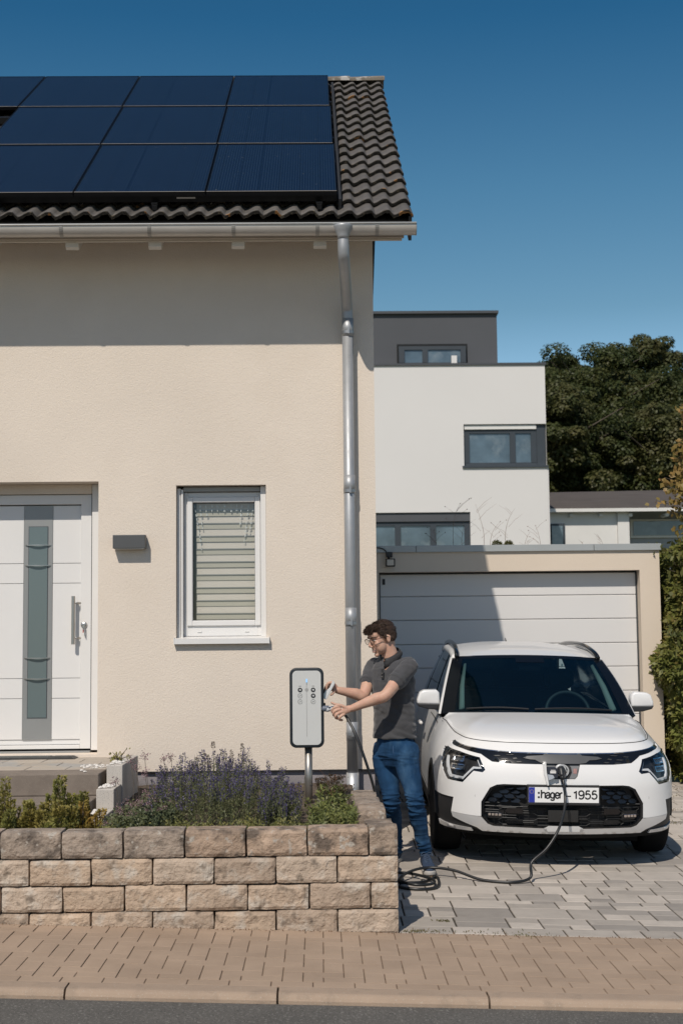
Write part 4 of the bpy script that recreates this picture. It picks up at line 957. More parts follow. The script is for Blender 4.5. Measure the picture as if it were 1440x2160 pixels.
for i, (u, h, lab) in enumerate(((1.53, .62, 'leftmost bare dry stalk on the garage roof'), (1.63, .45, 'short branching dry stalk near the left one on the garage roof'), (1.86, .62, 'tall curved dry stalk in the middle of the garage roof'), (1.98, .42, 'dry stalk left of the two small conifers'), (2.16, .58, 'bent dry stalk over the two small conifers'), (2.38, .30, 'dry stalk right of the small conifers'), (2.55, .38, 'thin dry stalk right of the white house corner'), (3.05, .2, 'small dry stalk in the right half of the garage roof'), (3.3, .28, 'rightmost dry stalk on the garage roof'), (1.36, .35, 'low dry stalk before the dark window'))):
    twig(u, 15.9+.05*i, 2.6, h, 20+i, lab, 5, r=.0034, sp=.9, bud=(i % 3 == 0), m=stalk_m, group='dry stalks on the garage roof')
for x, r_, lab in ((2.03, .062, 'left one of two small round conifers on the garage roof'), (2.165, .055, 'right one of two small round conifers on the garage roof')):
    n = 900; g = np.random.default_rng(int(x*100)); d = rdir(n); P = d*(g.random(n)**.3)[:, None]*[r_, r_, r_*1.25]+[x, 16.0, 2.72]
    V, F = leaf_quads(P, d+[0, 0, .8], rdir(n), .022, .007); t = thing('small_conifer', (x, 16.0, 2.6), lab, 'shrub', 'small conifers on the garage roof'); put('foliage', quads_np(V, F), leafmat('conifer', (.10, .105, .03), (.15, .13, .04), tl=.2) if 'conifer' not in bpy.data.materials else bpy.data.materials['conifer'], t); put('stem', tb([(x, 16, 2.6), (x, 16, 2.72)], .01, 6), bark, t)
boxwood(-1.50, 10.45, .11, .018, 80, 9, 'tiny plant growing from the pebbles on the tallest edging stone', bxm, z0=.80)
# weeds between the pavers
g = np.random.default_rng(12); P = []
for cx, cy, n, s in ((.60, 8.33, 60, .06), (.52, 8.29, 50, .04), (.95, 8.28, 60, .14), (1.15, 8.27, 40, .1), (.73, 8.62, 60, .03), (3.05, 12.6, 160, .22), (3.3, 13.3, 200, .25), (3.15, 14.3, 200, .3), (.78, 10.05, 40, .03), (3.5, 14.8, 200, .2)):
    P.append(np.stack([cx+g.normal(size=n)*s, cy+g.normal(size=n)*s*.35, np.zeros(n)], 1))
P = np.concatenate(P); P[:, 2] = [G(x, y) for x, y, _ in P]; V, F = leaf_quads(P, rdir(len(P), .6), rdir(len(P), .5), g.uniform(.01, .022, len(P)), .006)
tag(put('weeds', quads_np(V, F), leafmat('weed_leaves', (.12, .11, .04), (.18, .11, .05), tl=.2, vs=6)), 'sparse weeds and crumbs in the joints of the driveway', 'weeds', kind='stuff')
P = np.stack([g.uniform(-1.95, 2.2, 700), 8.255-np.abs(g.normal(size=700))*.012, np.zeros(700)], 1); P[:, 2] = [slopez(x)+.001 for x in P[:, 0]]
V, F = leaf_quads(P, rdir(700, .1), rdir(700, 2), g.uniform(.004, .012, 700), .006); tag(put('crumbs', quads_np(V, F), mat('crumb_brown', (.16, .09, .05), .9, var=.4, vs=60)), 'brown crumbs along the foot of the retaining wall', 'crumbs', kind='stuff')
# ---- car
_px = [0, .2, .4, .55, .68, .78, .845, .885, .908, .9125]
_py = [0, .008, .034, .072, .128, .205, .300, .42, .60, .80]
_fine = np.linspace(0, 1, 400)
def _cr(xs, n=40):
    out = []
    P = [2*np.array(xs[0])-np.array(xs[1])]+[np.array(p) for p in xs]+[2*np.array(xs[-1])-np.array(xs[-2])]
    for i in range(1, len(P)-2):
        for k in range(n):
            t = k/n; a, b, c, d = P[i-1:i+3]; out.append(.5*((2*b)+(c-a)*t+(2*a-5*b+4*c-d)*t*t+(3*b-a-3*c+d)*t**3))
    out.append(P[-2]); return np.array(out)
_pl = _cr([(-.2, .008)]+list(zip(_px, _py))+[(.9125, 1.0), (.905, 1.6), (.900, 2.4), (.905, 3.1), (.9125, 3.5), (.905, 3.9), (.87, 4.15), (.78, 4.30), (.5, 4.40), (0, 4.42)])[40:]
_ps = np.concatenate([[0], np.cumsum(np.linalg.norm(np.diff(_pl, axis=0), axis=1))])
_tan = np.gradient(_pl, axis=0); _tan /= np.linalg.norm(_tan, axis=1, keepdims=True)
def plan(s):
    a = abs(s); x = np.interp(a, _ps, _pl[:, 0]); y = np.interp(a, _ps, _pl[:, 1]); tx = np.interp(a, _ps, _tan[:, 0]); ty = np.interp(a, _ps, _tan[:, 1])
    nx, ny = -ty, tx       # inward normal
    return (x, y, nx, ny) if s >= 0 else (-x, y, -nx, ny)
def s_at_y(y): return float(np.interp(y, _pl[200:, 1], _ps[200:]))
def s_at_x(x):
    k = np.argmax(_pl[:, 0] >= x-1e-9); return float(_ps[k])
_ts = [0, .4, .62, .80, .95, 1.10, 1.35, 1.75, 2.5, 4.2, 6]
_tz = [.906, .907, .910, .915, .919, .925, .940, .985, .985, 1.03, 1.0]
def ztop(s): return float(np.interp(abs(s), _ts, _tz))
def inset(s, z):
    a = abs(s); o = 0.0; zt = ztop(s)
    A = float(np.interp(a, [0, .5, .85, 1.1, 1.5, 2.1, 4.3, 5.2], [.15, .15, .185, .185, .150, .105, .11, .2]))
    k = float(np.interp(a, [0, .8, 1.05, 1.5, 2.2], [2.5, 2.4, 3.1, 3.0, 1.8]))
    if z > .56: o += A*((z-.56)/(zt-.56))**k
    B = float(np.interp(a, [0, .8, 1.2, 2], [.075, .085, .04, .05]))
    if z < .40: o += B*((.40-z)/.20)**2
    # crease under the lamps
    return o
def shell(s, z, n=0.0):
    x, y, nx, ny = plan(s); o = inset(s, z)+n
    return (x+nx*o, y+ny*o, z)
# ================================================================== the car
def inpoly(x, y, P):
    c = False; j = len(P)-1
    for i in range(len(P)):
        if (P[i][1] > y) != (P[j][1] > y) and x < (P[j][0]-P[i][0])*(y-P[i][1])/(P[j][1]-P[i][1])+P[i][0]: c = not c
        j = i
    return c
def dens(P, st):
    out = []
    for i in range(len(P)):
        a, b = P[i], P[(i+1) % len(P)]; n = max(1, int(math.hypot(b[0]-a[0], b[1]-a[1])/st+.5))
        for k in range(n): out.append((lin(a[0], b[0], k/n), lin(a[1], b[1], k/n)))
    return out
def patch(outline, holes=(), surf=shell, st=.035, n=0.0, flange=.014, bst=None):
    """trim a surface to an outline with holes, rims turned inward"""
    loops = [dens(outline, bst or st*.6)]+[dens(h, bst or st*.6) for h in holes]
    pts = []; edges = []
    for lp in loops:
        k = len(pts); pts += lp; edges += [(k+i, k+(i+1) % len(lp)) for i in range(len(lp))]
    nb_ = len(pts); xs = [p[0] for p in loops[0]]; ys = [p[1] for p in loops[0]]
    B = np.array(pts); x = min(xs)+st/2
    while x < max(xs):
        y = min(ys)+st/2
        while y < max(ys):
            if inpoly(x, y, loops[0]) and not any(inpoly(x, y, h) for h in loops[1:]) and ((B-[x, y])**2).sum(1).min() > (st*.38)**2: pts.append((x, y))
            y += st
        x += st
    r = delaunay_2d_cdt([Vector(p) for p in pts], edges, [], 0, 1e-5); V2, F = r[0], r[2]
    b = nb(); vs = [b.verts.new(surf(v.x, v.y, n)) for v in V2]
    for f in F:
        cx = sum(V2[i].x for i in f)/3; cy = sum(V2[i].y for i in f)/3
        if inpoly(cx, cy, loops[0]) and not any(inpoly(cx, cy, h) for h in loops[1:]): b.faces.new([vs[i] for i in f])
    for v in [v for v in b.verts if not v.link_faces]: b.verts.remove(v)
    for f in b.faces: f.smooth = True
    if flange:
        for lp in loops:
            a = [b.verts.new(surf(p[0], p[1], n)) for p in lp]; c = [b.verts.new(surf(p[0], p[1], n+flange)) for p in lp]
            for i in range(len(lp)): b.faces.new((a[i], a[(i+1) % len(lp)], c[(i+1) % len(lp)], c[i]))
    return b
def both(P): return [(-x, y) for x, y in P[::-1]]
def sym(half):      # half outline from the centre line outwards and back to it
    return half+[(-x, y) for x, y in half[::-1] if abs(x) > 1e-6]
car = thing('car', (0, 0, 0), 'white compact electric crossover parked nose forward with a charging cable plugged into its nose', 'car')
cp_w = mat('car_white_paint', (.74, .735, .725), .30, var=0, coat=.5, spec=.35); cp_b = mat('gloss_black_trim', (.006, .007, .009), .09, var=0, spec=.6)
cl_b = mat('cladding_black', (.018, .018, .019), .55, var=.1, bump=.0006, bs=700); silv = mat('satin_silver_trim', (.70, .695, .69), .30, metal=.35, var=0); chrome = mat('lamp_chrome', (.75, .76, .78), .12, metal=1, var=0)
dk = mat('dark_inner', (.010, .010, .011), .7, var=0); lampglass = glass('lamp_lens', (.01, .012, .014), .97, .01, 1.38, (.97, .97, .97))
car_glass = glass('car_window_glass', (.0, .009, .018), .72, .008, 1.42, (.42, .58, .62)); side_glass = glass('car_side_glass', (.006, .012, .014), .25, .01, 1.5, (.35, .5, .48))
def cput(name, bm, m, parent=car, smooth=False): return put(name, bm, m, parent, smooth)
sF, sR = s_at_y(.87), s_at_y(3.59); s2y = lambda y: s_at_y(y)
def arch(sc, r, a0, a1, n=14): return [(sc+r*math.cos(R(lin(a0, a1, i/n))), .335+r*math.sin(R(lin(a0, a1, i/n)))) for i in range(n+1)]
LAMP = [(.580, .712), (.638, .797), (.86, .827), (1.13, .846), (1.165, .815), (1.10, .76), (.915, .622), (.755, .613), (.672, .700), (.60, .694)]
STRIP = [(0, .843), (.38, .846), (.59, .855), (.85, .872), (1.11, .893), (1.135, .880), (1.115, .866), (.87, .847), (.636, .820), (.535, .772), (.38, .763), (0, .763)]
GR = [(0, .618), (.44, .618), (.49, .612), (.54, .588), (.605, .482), (.605, .378)]
ar_f = arch(sF, .375, 152, 8)      # from in front of the wheel over to behind it
SE = s_at_y(4.2)
white = GR+[(.64, .376), (.862, .389), (.838, .497), (ar_f[0][0], .505)]+ar_f[1:]+[(sF+.40, .40), (sR-.41, .40)]+arch(sR, .375, 172, 20)+[(SE, .5), (SE, ztop(SE))]+[(s, ztop(s)) for s in np.linspace(SE, 0, 60)[1:]]
white = sym(white)
PORT = [(-.130, .7635), (.125, .7635), (.100, .680), (.082, .662), (-.083, .662), (-.100, .675)]
strip_h = sym(STRIP[:-1]+[(.126, .763)])
strip_full = sym(STRIP)
# port opening joins the strip opening
op = [p for p in STRIP[1:-1]]; hole1 = [(0, .843)]+STRIP[1:11]+[(.125, .7635), (.100, .680), (.082, .662), (-.083, .662), (-.100, .675), (-.130, .7635)]+[(-x, y) for x, y in STRIP[1:11]][::-1]
body = cput('body', patch(white, [hole1, LAMP, both(LAMP)], st=.045, bst=.03), cp_w)
cput('rear_body', patch([(SE, .40), (SE, 1.0), (6.2, 1.0), (6.2, .40)], st=.08), cp_w) if False else None
b = nb(); box(b, -.80, .80, 1.2, 4.33, .24, .97); b_ = cput('underbody', b, dk)
cput('nose_bulkhead', boxes([(-.70, .70, .42, .5, .22, .86), (-.83, .83, .50, .55, .22, .84)]), dk)
cput('rear_panel', boxes([(-.78, .78, 4.30, 4.38, .3, 1.02)], bev=.03), cp_w)
cput('rear_hatch', boxes([(-.62, .62, 4.16, 4.24, .95, 1.40)], bev=.03), cp_b)
# black upper band with its facets
cput('upper_grille', patch(strip_full, st=.04, n=.008, flange=.02), cp_b)
cput('upper_grille_line', patch(sym([(0, .8435), (.38, .8465), (.59, .8555), (.85, .8725), (1.11, .8935), (1.09, .886), (.85, .866), (.59, .849), (.38, .8385), (0, .8335)]), st=.03, n=.003, flange=.01), chrome)
fac = mat('grille_facet', (.030, .031, .033), .5, var=.1); fac2 = mat('grille_facet_gloss', (.012, .016, .022), .12, var=.1, metal=.2)
for P in ([(-.30, .806), (-.27, .818), (-.15, .826), (-.14, .833), (.14, .833), (.15, .826), (.27, .818), (.30, .806), (.25, .797), (.20, .795), (.17, .776), (.12, .770), (-.12, .770), (-.17, .776), (-.21, .795), (-.25, .797)],):
    cput('charge_port_trim', patch(P, st=.03, n=.001, flange=.012), mat('port_trim_grey', (.075, .077, .08), .35, var=.05))
for s_ in (-1, 1):
    for (cx, cz, w, h) in ((.40, .825, .035, .004), (.36, .800, .02, .006), (.44, .795, .035, .004), (.50, .815, .03, .004), (.33, .778, .025, .004), (.42, .773, .03, .004)):
        P = [(cx-w, cz), (cx-w*.4, cz+h), (cx+w, cz+h*.4), (cx+w*.4, cz-h)]; P = [(s_*x, y) for x, y in P]
        cput('grille_facet', patch(P, st=.03, n=.003, flange=.004, bst=.03), fac)
# lower grille: dark bowl, gloss facets above, comb bars below
grille = sym(GR+[(.56, .325), (.515, .310), (0, .302)])
cput('grille_bowl', patch(grille, st=.06, n=.055, flange=0), dk)
cput('grille_rim', patch(grille, [[(x*.965, .46+(y-.46)*.93) for x, y in grille]], st=.05, n=.004, flange=.05), cp_b)
for s_ in (-1, 1):
    for r_, z in enumerate((.595, .563, .531, .500)):
        for k in range(4):
            cx = .315+k*.085+(.04 if r_ % 2 else 0); 
            if cx+.045 > np.interp(z, [.48, .588, .618], [.60, .545, .47]): continue
            w, h = .040, .0135; P = [(cx-w, z), (cx-w*.55, z+h), (cx+w*.55, z+h), (cx+w, z), (cx+w*.55, z-h), (cx-w*.55, z-h)]; P = [(s_*x, y) for x, y in P]
            tl = random.uniform(-.012, .012)
            cput('grille_scale', patch(P, st=.05, surf=lambda s, z_, n=0, c=cx*s_, tl=tl, zc=z: shell(s, z_, n+(s-c)*.25*(1 if s_ > 0 else -1)+(z_-zc)*.6+tl), n=.022, flange=.006, bst=.05), fac2)
bar = mat('grille_bar', (.012, .013, .014), .55, var=.1)
def sbar(pts, r=.0035, n=.03, name='grille_bar', m=bar): cput(name, tb([shell(s, z, n) for s, z in pts], r, 5), m)
sbar([(-.595, .476), (.595, .476)], .006, .015); sbar([(-.60, .452), (-.35, .452), (-.3, .455), (.3, .455), (.35, .452), (.60, .452)], .004)
for z in (.435, .400, .362, .330):
    pts = []; x = -.58
    ph = 1 if z in (.400, .330) else -1
    while x < .58:
        pts += [(x, z+.009*ph), (x+.10, z+.009*ph), (x+.13, z-.009*ph), (x+.23, z-.009*ph), (x+.26, z+.009*ph)]; x += .26
    pts = [p for p in pts if abs(p[0]) < np.interp(p[1], [.31, .38], [.53, .60])]; sbar(pts)
for x in np.arange(-.52, .53, .065):
    sbar([(x, .45), (x+.004, .32)], .0018, .034)
for s_ in (-1, 1):
    P = [(.44, .425), (.585, .425), (.585, .365), (.44, .365)]
    f = cput('fog_lamp', patch([(s_*x, y) for x, y in P], st=.05, n=.03, flange=.01), cp_b)
    for k in range(4): cput('lamp_cell', boxes([tuple(v) for v in [(lambda q: (q[0]-.011, q[0]+.011, q[1]-.006, q[1], q[2]-.010, q[2]+.010))(shell(s_*(.47+.026*k), .392, .027))]], bev=.002), chrome, f)
    P = [(.30, .445), (.41, .445), (.43, .425), (.41, .405), (.30, .405)]; cput('air_flap', patch([(s_*x, y) for x, y in P], st=.05, n=.018, flange=.02), cp_b)
    P = [(.30, .365), (.41, .365), (.43, .348), (.41, .330), (.30, .330)]; cput('air_flap', patch([(s_*x, y) for x, y in P], st=.05, n=.018, flange=.02), cp_b)
cput('radar_cover', patch([(-.115, .437), (.105, .437), (.105, .352), (-.115, .352)], st=.05, n=.012, flange=.015), mat('radar_plastic', (.022, .022, .022), .4, var=.05))
# silver skid, black corners, blades
half = [(0, .300), (.515, .308), (.558, .322), (.607, .374), (.64, .374), (.862, .387), (.85, .352), (.648, .290), (.606, .264), (0, .260)]
cput('skid_trim', patch(sym(half), [], st=.04, n=.001, flange=.03), silv)
cput('skid_centre', patch([(-.145, .303), (-.11, .322), (.11, .322), (.145, .303), (.115, .280), (-.115, .280)], st=.04, n=-.005, flange=.012), cp_w)
for s_, nm in ((-1, 'l'), (1, 'r')):
    af = ar_f[0][0]
    P = [(af, .502), (.842, .494), (.866, .388), (.853, .350), (.651, .288), (.612, .262), (.70, .284), (1.09, .302), (af+.005, .302)]
    cput('bumper_corner', patch([(s_*x, y) for x, y in P], st=.05, n=.012, flange=.02), cl_b)
    P = [(1.12, .300), (.70, .281), (.69, .258), (.84, .258), (1.12, .262)]; cput('bumper_blade', patch([(s_*x, y) for x, y in P], st=.05, n=.0, flange=.02), silv)
    A = arch(sF, .375, 180, 0, 20); Bq = arch(sF, .335, 0, 180, 20); cput('wheel_arch_trim', patch([(s_*x, y) for x, y in A+Bq], st=.05, n=-.006, flange=.04), cl_b)
    A = arch(sR, .375, 180, 0, 20); Bq = arch(sR, .335, 0, 180, 20); cput('wheel_arch_trim', patch([(s_*x, y) for x, y in A+Bq], st=.05, n=-.006, flange=.04), cl_b)
    cput('sill_cladding', patch([(s_*x, y) for x, y in [(sF+.375, .40), (sR-.375, .40), (sR-.375, .22), (sF+.375, .22)]], st=.1, n=-.004, flange=.03), cl_b)
    cput('parking_sensor', lathe(nb(), [(.011, 0), (.011, .003)], (shell(s_*.645, .523)[0], shell(s_*.645, .523)[1]+.002, .523), 14, 'y'), mat('sensor_white', (.55, .55, .54), .4, var=0) if s_ < 0 else bpy.data.materials['sensor_white'])
lip = [(0, .268), (.60, .270), (1.12, .268), (1.14, .235), (0, .222)]; cput('bumper_lip', patch(sym(lip), st=.06, n=.03, flange=.05), rubber)
cput('nose_shade_box', boxes([(-.66, .66, .60, .64, .12, .30)]), rubber)  # black box added to keep the space under the nose dark
# head lamps
for s_ in (-1, 1):
    def mp(P): return [(s_*x, y) for x, y in P]
    hl = cput('headlight', patch(mp(LAMP), st=.04, n=.05, flange=0), mat('lamp_inside', (.016, .016, .017), .35, var=.1) if s_ < 0 else bpy.data.materials['lamp_inside'])
    c = (.83, .74)
    inner = [(c[0]+(x-c[0])*.90, c[1]+(y-c[1])*.88) for x, y in LAMP]; inner2 = [(c[0]+(x-c[0])*.82, c[1]+(y-c[1])*.80) for x, y in LAMP]
    cput('lamp_rim', patch(mp(LAMP), [mp(inner)], st=.04, n=.004, flange=.04), cp_b, hl)
    drl = [(1.035, .795), (1.055, .80), (.930, .640), (.757, .632), (.680, .716), (.602, .709), (.598, .718), (.642, .778), (.652, .775), (.614, .7225), (.686, .7305), (.765, .648), (.915, .656)]
    drl = [(.610, .7165), (.648, .776), (.662, .776), (.630, .7265), (.690, .7275), (.770, .650), (.905, .657), (1.02, .780), (1.045, .785), (.925, .640), (.762, .632), (.680, .7135)]
    cput('light_bar', patch(mp(drl), st=.04, n=.018, flange=.015, bst=.02), mat('daylight_bar', (.62, .64, .66), .3, var=0) if s_ < 0 else bpy.data.materials['daylight_bar'], hl)
    for z in (.775, .718):
        x0, x1 = (.80, .945) if z > .75 else (.775, .915)
        fr = [(x0, z-.020), (x1, z-.020), (x1+.012, z+.020), (x0, z+.020)]; fi = [(x0+.008, z-.013), (x1-.008, z-.013), (x1, z+.013), (x0+.008, z+.013)]
        cput('lamp_module', patch(mp(fr), [mp(fi)], st=.03, n=.022, flange=.02, bst=.02), chrome, hl)
        cput('projector', patch(mp(fi), st=.03, n=.034, flange=0, bst=.02), mat('projector_glass', (.12, .14, .16), .08, var=.1, metal=.6) if (s_ < 0 and z > .75) else bpy.data.materials['projector_glass'], hl)
    cput('lamp_lens', patch(mp(LAMP), st=.03, n=.0015, flange=0), lampglass, hl)
# charging port
pbk = mat('port_plastic', (.16, .165, .17), .45, var=.05)
cput('charge_port', patch([(-.128, .762), (.123, .762), (.098, .680), (.080, .664), (-.081, .664), (-.098, .677)], st=.03, n=.020, flange=.02), pbk)
cput('port_recess', patch([(-.055, .765), (-.068, .72), (-.05, .668), (.04, .668), (.062, .71), (.058, .745), (.035, .768), (-.03, .77)], st=.02, n=.016, flange=.01), dk)
q = shell(0, .725, 0)
cput('port_ring', lathe(nb(), [(.046, .01), (.046, -.012), (.036, -.012), (.034, .008), (.001, .008)], (-.008, q[1]+.004, .722), 28, 'y'), mat('port_ring_grey', (.45, .46, .47), .4, var=.05))
cput('port_sticker', patch([(.075, .735), (.103, .735), (.098, .700), (.073, .700)], st=.03, n=.018, flange=.001), mat('pink_sticker', (.30, .16, .15), .6))
# port flap, swung aside
fq = bmesh.new(); prism(fq, [(-.155, .790), (-.140, .792), (-.135, .72), (-.118, .625), (-.130, .622), (-.150, .70)], -.055, .02, 'y', bev=.003)
cput('port_flap', fq, cp_w)
fb = nb(); prism(fb, [(-.133, .755), (-.070, .755), (-.052, .735), (-.050, .68), (-.075, .672), (-.085, .70), (-.128, .705)], -.035, -.01, 'y', bev=.003); fo = cput('flap_lining', fb, mat('flap_dark', (.03, .035, .05), .4))
cput('flap_label', boxes([(-.108, -.066, -.0365, -.0352, .709, .726), (-.104, -.070, -.0365, -.0352, .729, .734)]), white_plastic, fo)
fb = nb(); prism(fb, [(-.128, .703), (-.088, .698), (-.070, .676), (-.118, .655)], -.03, -.012, 'y', bev=.003); cput('flap_pocket', fb, mat('flap_grey', (.42, .46, .52), .5, var=.04))
# number plate
py0 = shell(0, .55, 0)[1]
pl = cput('plate_holder', boxes([(-.272, .258, py0-.022, py0+.02, .478, .622)], bev=.004), cl_b)
cput('plate', boxes([(-.262, .248, py0-.0245, py0-.0225, .497, .607)], bev=.001), mat('plate_white', (.78, .78, .77), .4, var=0), pl)
cput('plate_band', bx(-.2615, -.218, py0-.0258, py0-.0250, .498, .606), mat('plate_blue', (.02, .035, .30), .4, var=0), pl)
b = nb()
for k in range(12): a = k*math.pi/6; bmesh.ops.create_circle(b, cap_ends=True, segments=5, radius=.0018, matrix=Matrix.Translation((-.240+.013*math.cos(a), py0-.0262, .575+.013*math.sin(a))) @ Matrix.Rotation(R(90), 4, 'X'))
cput('star_ring', b, mat('star_yellow', (.75, .55, .05), .5, var=0), pl)
ink = mat('plate_ink', (.012, .012, .014), .5, var=0)
GLY = {'h': (.56, [[(0, 0), (0, 1)], [(0, .42), (.07, .60), (.20, .68), (.34, .68), (.43, .60), (.46, .45), (.46, 0)]]),
 'a': (.56, [[(.03, .52), (.08, .63), (.22, .68), (.36, .65), (.43, .55), (.43, .12), (.47, 0)], [(.43, .40), (.16, .35), (.03, .26), (.03, .12), (.12, .02), (.26, .02), (.40, .12), (.43, .24)]]),
 'g': (.58, [[(.44, .66), (.44, -.08), (.36, -.20), (.22, -.23), (.08, -.19), (.03, -.10)], [(.44, .34), (.40, .14), (.26, .04), (.12, .08), (.02, .22), (.01, .40), (.08, .58), (.22, .67), (.36, .62), (.43, .48), (.44, .34)]]),
 'e': (.56, [[(.02, .36), (.47, .36), (.44, .54), (.34, .66), (.22, .68), (.09, .61), (.01, .44), (.02, .22), (.11, .07), (.25, .01), (.38, .06), (.45, .17)]]),
 'r': (.36, [[(0, 0), (0, .67)], [(0, .40), (.06, .56), (.17, .66), (.30, .67)]]),
 '1': (.50, [[(.04, .72), (.18, .78), (.26, .95), (.26, 0)]]),
 '9': (.60, [[(.03, .14), (.12, .03), (.26, .01), (.40, .12), (.47, .36), (.47, .62), (.42, .84), (.30, .95), (.18, .95), (.06, .86), (.01, .68), (.05, .50), (.17, .40), (.30, .42), (.42, .52), (.46, .64)]]),
 '5': (.60, [[(.42, .94), (.12, .94), (.06, .52), (.16, .60), (.28, .61), (.41, .52), (.46, .34), (.41, .13), (.28, .02), (.14, .02), (.03, .13), (.01, .20)]])}
def glyph_strokes(b, pts, ox, oz, k, w, y):
    Q = spline([(q[0], q[1], 0) for q in pts], 4) if len(pts) > 4 else [Vector((*q, 0)) for q in pts]
    L = []; Rr = []
    for i, p in enumerate(Q):
        t = (Q[min(i+1, len(Q)-1)]-Q[max(i-1, 0)]).normalized(); n = Vector((-t.y, t.x, 0))*w/2
        for lst, q in ((L, p+n), (Rr, p-n)): lst.append(b.verts.new((ox+q.x*k, y, oz+q.y*k)))
    for i in range(len(Q)-1): b.faces.new((L[i], L[i+1], Rr[i+1], Rr[i]))
def lettering(s, x0, x1, z, size, y, parent, m=ink):
    tot = sum(GLY[c][0] for c in s)-.10; k = (x1-x0)/tot; ox = x0; kz = size
    for c in s:
        b = nb()
        for i, st_ in enumerate(GLY[c][1]): glyph_strokes(b, [(q[0]*k/kz, q[1]) for q in st_], ox, z, kz, .178, y-.0002*i)
        cput('letter', b, m, parent); ox += GLY[c][0]*k
lettering('hager', -.170, -.020, .528, .060, py0-.0256, pl); lettering('1955', .062, .236, .526, .060, py0-.0256, pl)
for z in (.529, .560): cput('colon_dot', bx(-.196, -.182, py0-.0262, py0-.0250, z, z+.013), ink, pl)
cput('hyphen', bx(.012, .045, py0-.0262, py0-.0250, .540, .548), ink, pl)
# bonnet
sA = s_at_y(1.30)
def EE(s): return Vector(shell(s, ztop(s)-.001, .005))
xb = .752
def BB(w): return Vector((xb*w, 1.135+.16*abs(w)**2.2, 1.052-.022*abs(w)**2))
zA = EE(sA)
def hoodpt(w, t):
    s = abs(w)**.92*sA*(1 if w >= 0 else -1); E_ = EE(s); B_ = BB(w*.985)
    k = abs(w)**6; 
    p = E_.lerp(B_, t); L = (B_-E_).length; p.z += .040*L/.95*math.sin(math.pi*t**.62); 
    # two soft ridges
    for c in (-.52, .52): p.z += .006*math.exp(-((w-c)/.07)**2)*math.sin(math.pi*min(t*1.1, 1))
    return p
b = nb(); nw, nt_ = 64, 22
vv = [[b.verts.new(hoodpt(-1+2*i/nw, j/nt_)) for i in range(nw+1)] for j in range(nt_+1)]
for j in range(nt_):
    for i in range(nw): b.faces.new((vv[j][i], vv[j][i+1], vv[j+1][i+1], vv[j+1][i]))
fl_ = [b.verts.new(v.co-Vector((0, -.004, .02))) for v in vv[0]]
for i in range(nw): b.faces.new((fl_[i], fl_[i+1], vv[0][i+1], vv[0][i]))
cput('bonnet', b, cp_w, smooth=True)
gapm = mat('panel_gap', (.01, .01, .01), .9, var=0)
cput('bonnet_gap', tb([Vector(shell(s, ztop(s)-.0005, -.0005))+Vector((0, 0, .0012)) for s in np.linspace(-sA, sA, 90)], .0030, 6), gapm)
# fender top between shell and window base
# windscreen
wt = .600
def WS(w, t, n=0.0):
    base = Vector((.735*w, 1.165+.165*abs(w)**2.2, 1.045-.015*abs(w)**2)); top = Vector((wt*w, 1.93+.10*abs(w)**2.2, 1.472-.020*w*w))
    p = base.lerp(top, t); p.z += .028*math.sin(math.pi*t)+n*.87; p.y -= .012*math.sin(math.pi*t)+n*.5; return p
def grid(fn, nu, nv, u0=-1, u1=1, v0=0, v1=1):
    b = nb(); V = [[b.verts.new(fn(lin(u0, u1, i/nu), lin(v0, v1, j/nv))) for i in range(nu+1)] for j in range(nv+1)]
    for j in range(nv):
        for i in range(nu): b.faces.new((V[j][i], V[j][i+1], V[j+1][i+1], V[j+1][i]))
    return b
wsn = cput('windscreen', grid(lambda w, t: WS(w, t), 30, 14), car_glass, smooth=True)
frit = mat('windscreen_border', (.004, .005, .007), .15, var=0)
b = grid(lambda w, t: WS(w*1.01, t, -.004), 30, 2, -1.03, 1.03, -.04, .05)
cput('windscreen_border', b, frit, wsn, True); b = grid(lambda w, t: WS(w, t, .002), 30, 2, -1.03, 1.03, .955, 1.03); cput('windscreen_border', b, frit, wsn, True)
for s_ in (-1, 1):
    b = grid(lambda u, t: WS(u*s_, t, .002), 4, 14, .942, 1.09, -.02, 1.03); cput('windscreen_border', b, frit, wsn, True)
b = grid(lambda w, t: WS(w, t, .002), 8, 3, -.20, .20, .86, .97); cput('sensor_patch', b, frit, wsn, True)
cput('cowl', grid(lambda w, t: Vector((.745*w, lin(1.120, 1.19, t)+.165*abs(w)**2.2, lin(1.040, 1.052, t)-.015*w*w)), 24, 2), cl_b, smooth=True)
for x0, x1, y_ in ((-.60, -.10, 0), (-.05, .60, 1)):
    pts = [WS(lin(x0, x1, t)/.735, .035+.02*math.sin(math.pi*t), .014) for t in np.linspace(0, 1, 9)]; cput('wiper', tb(pts, .007, 6), black_plastic)
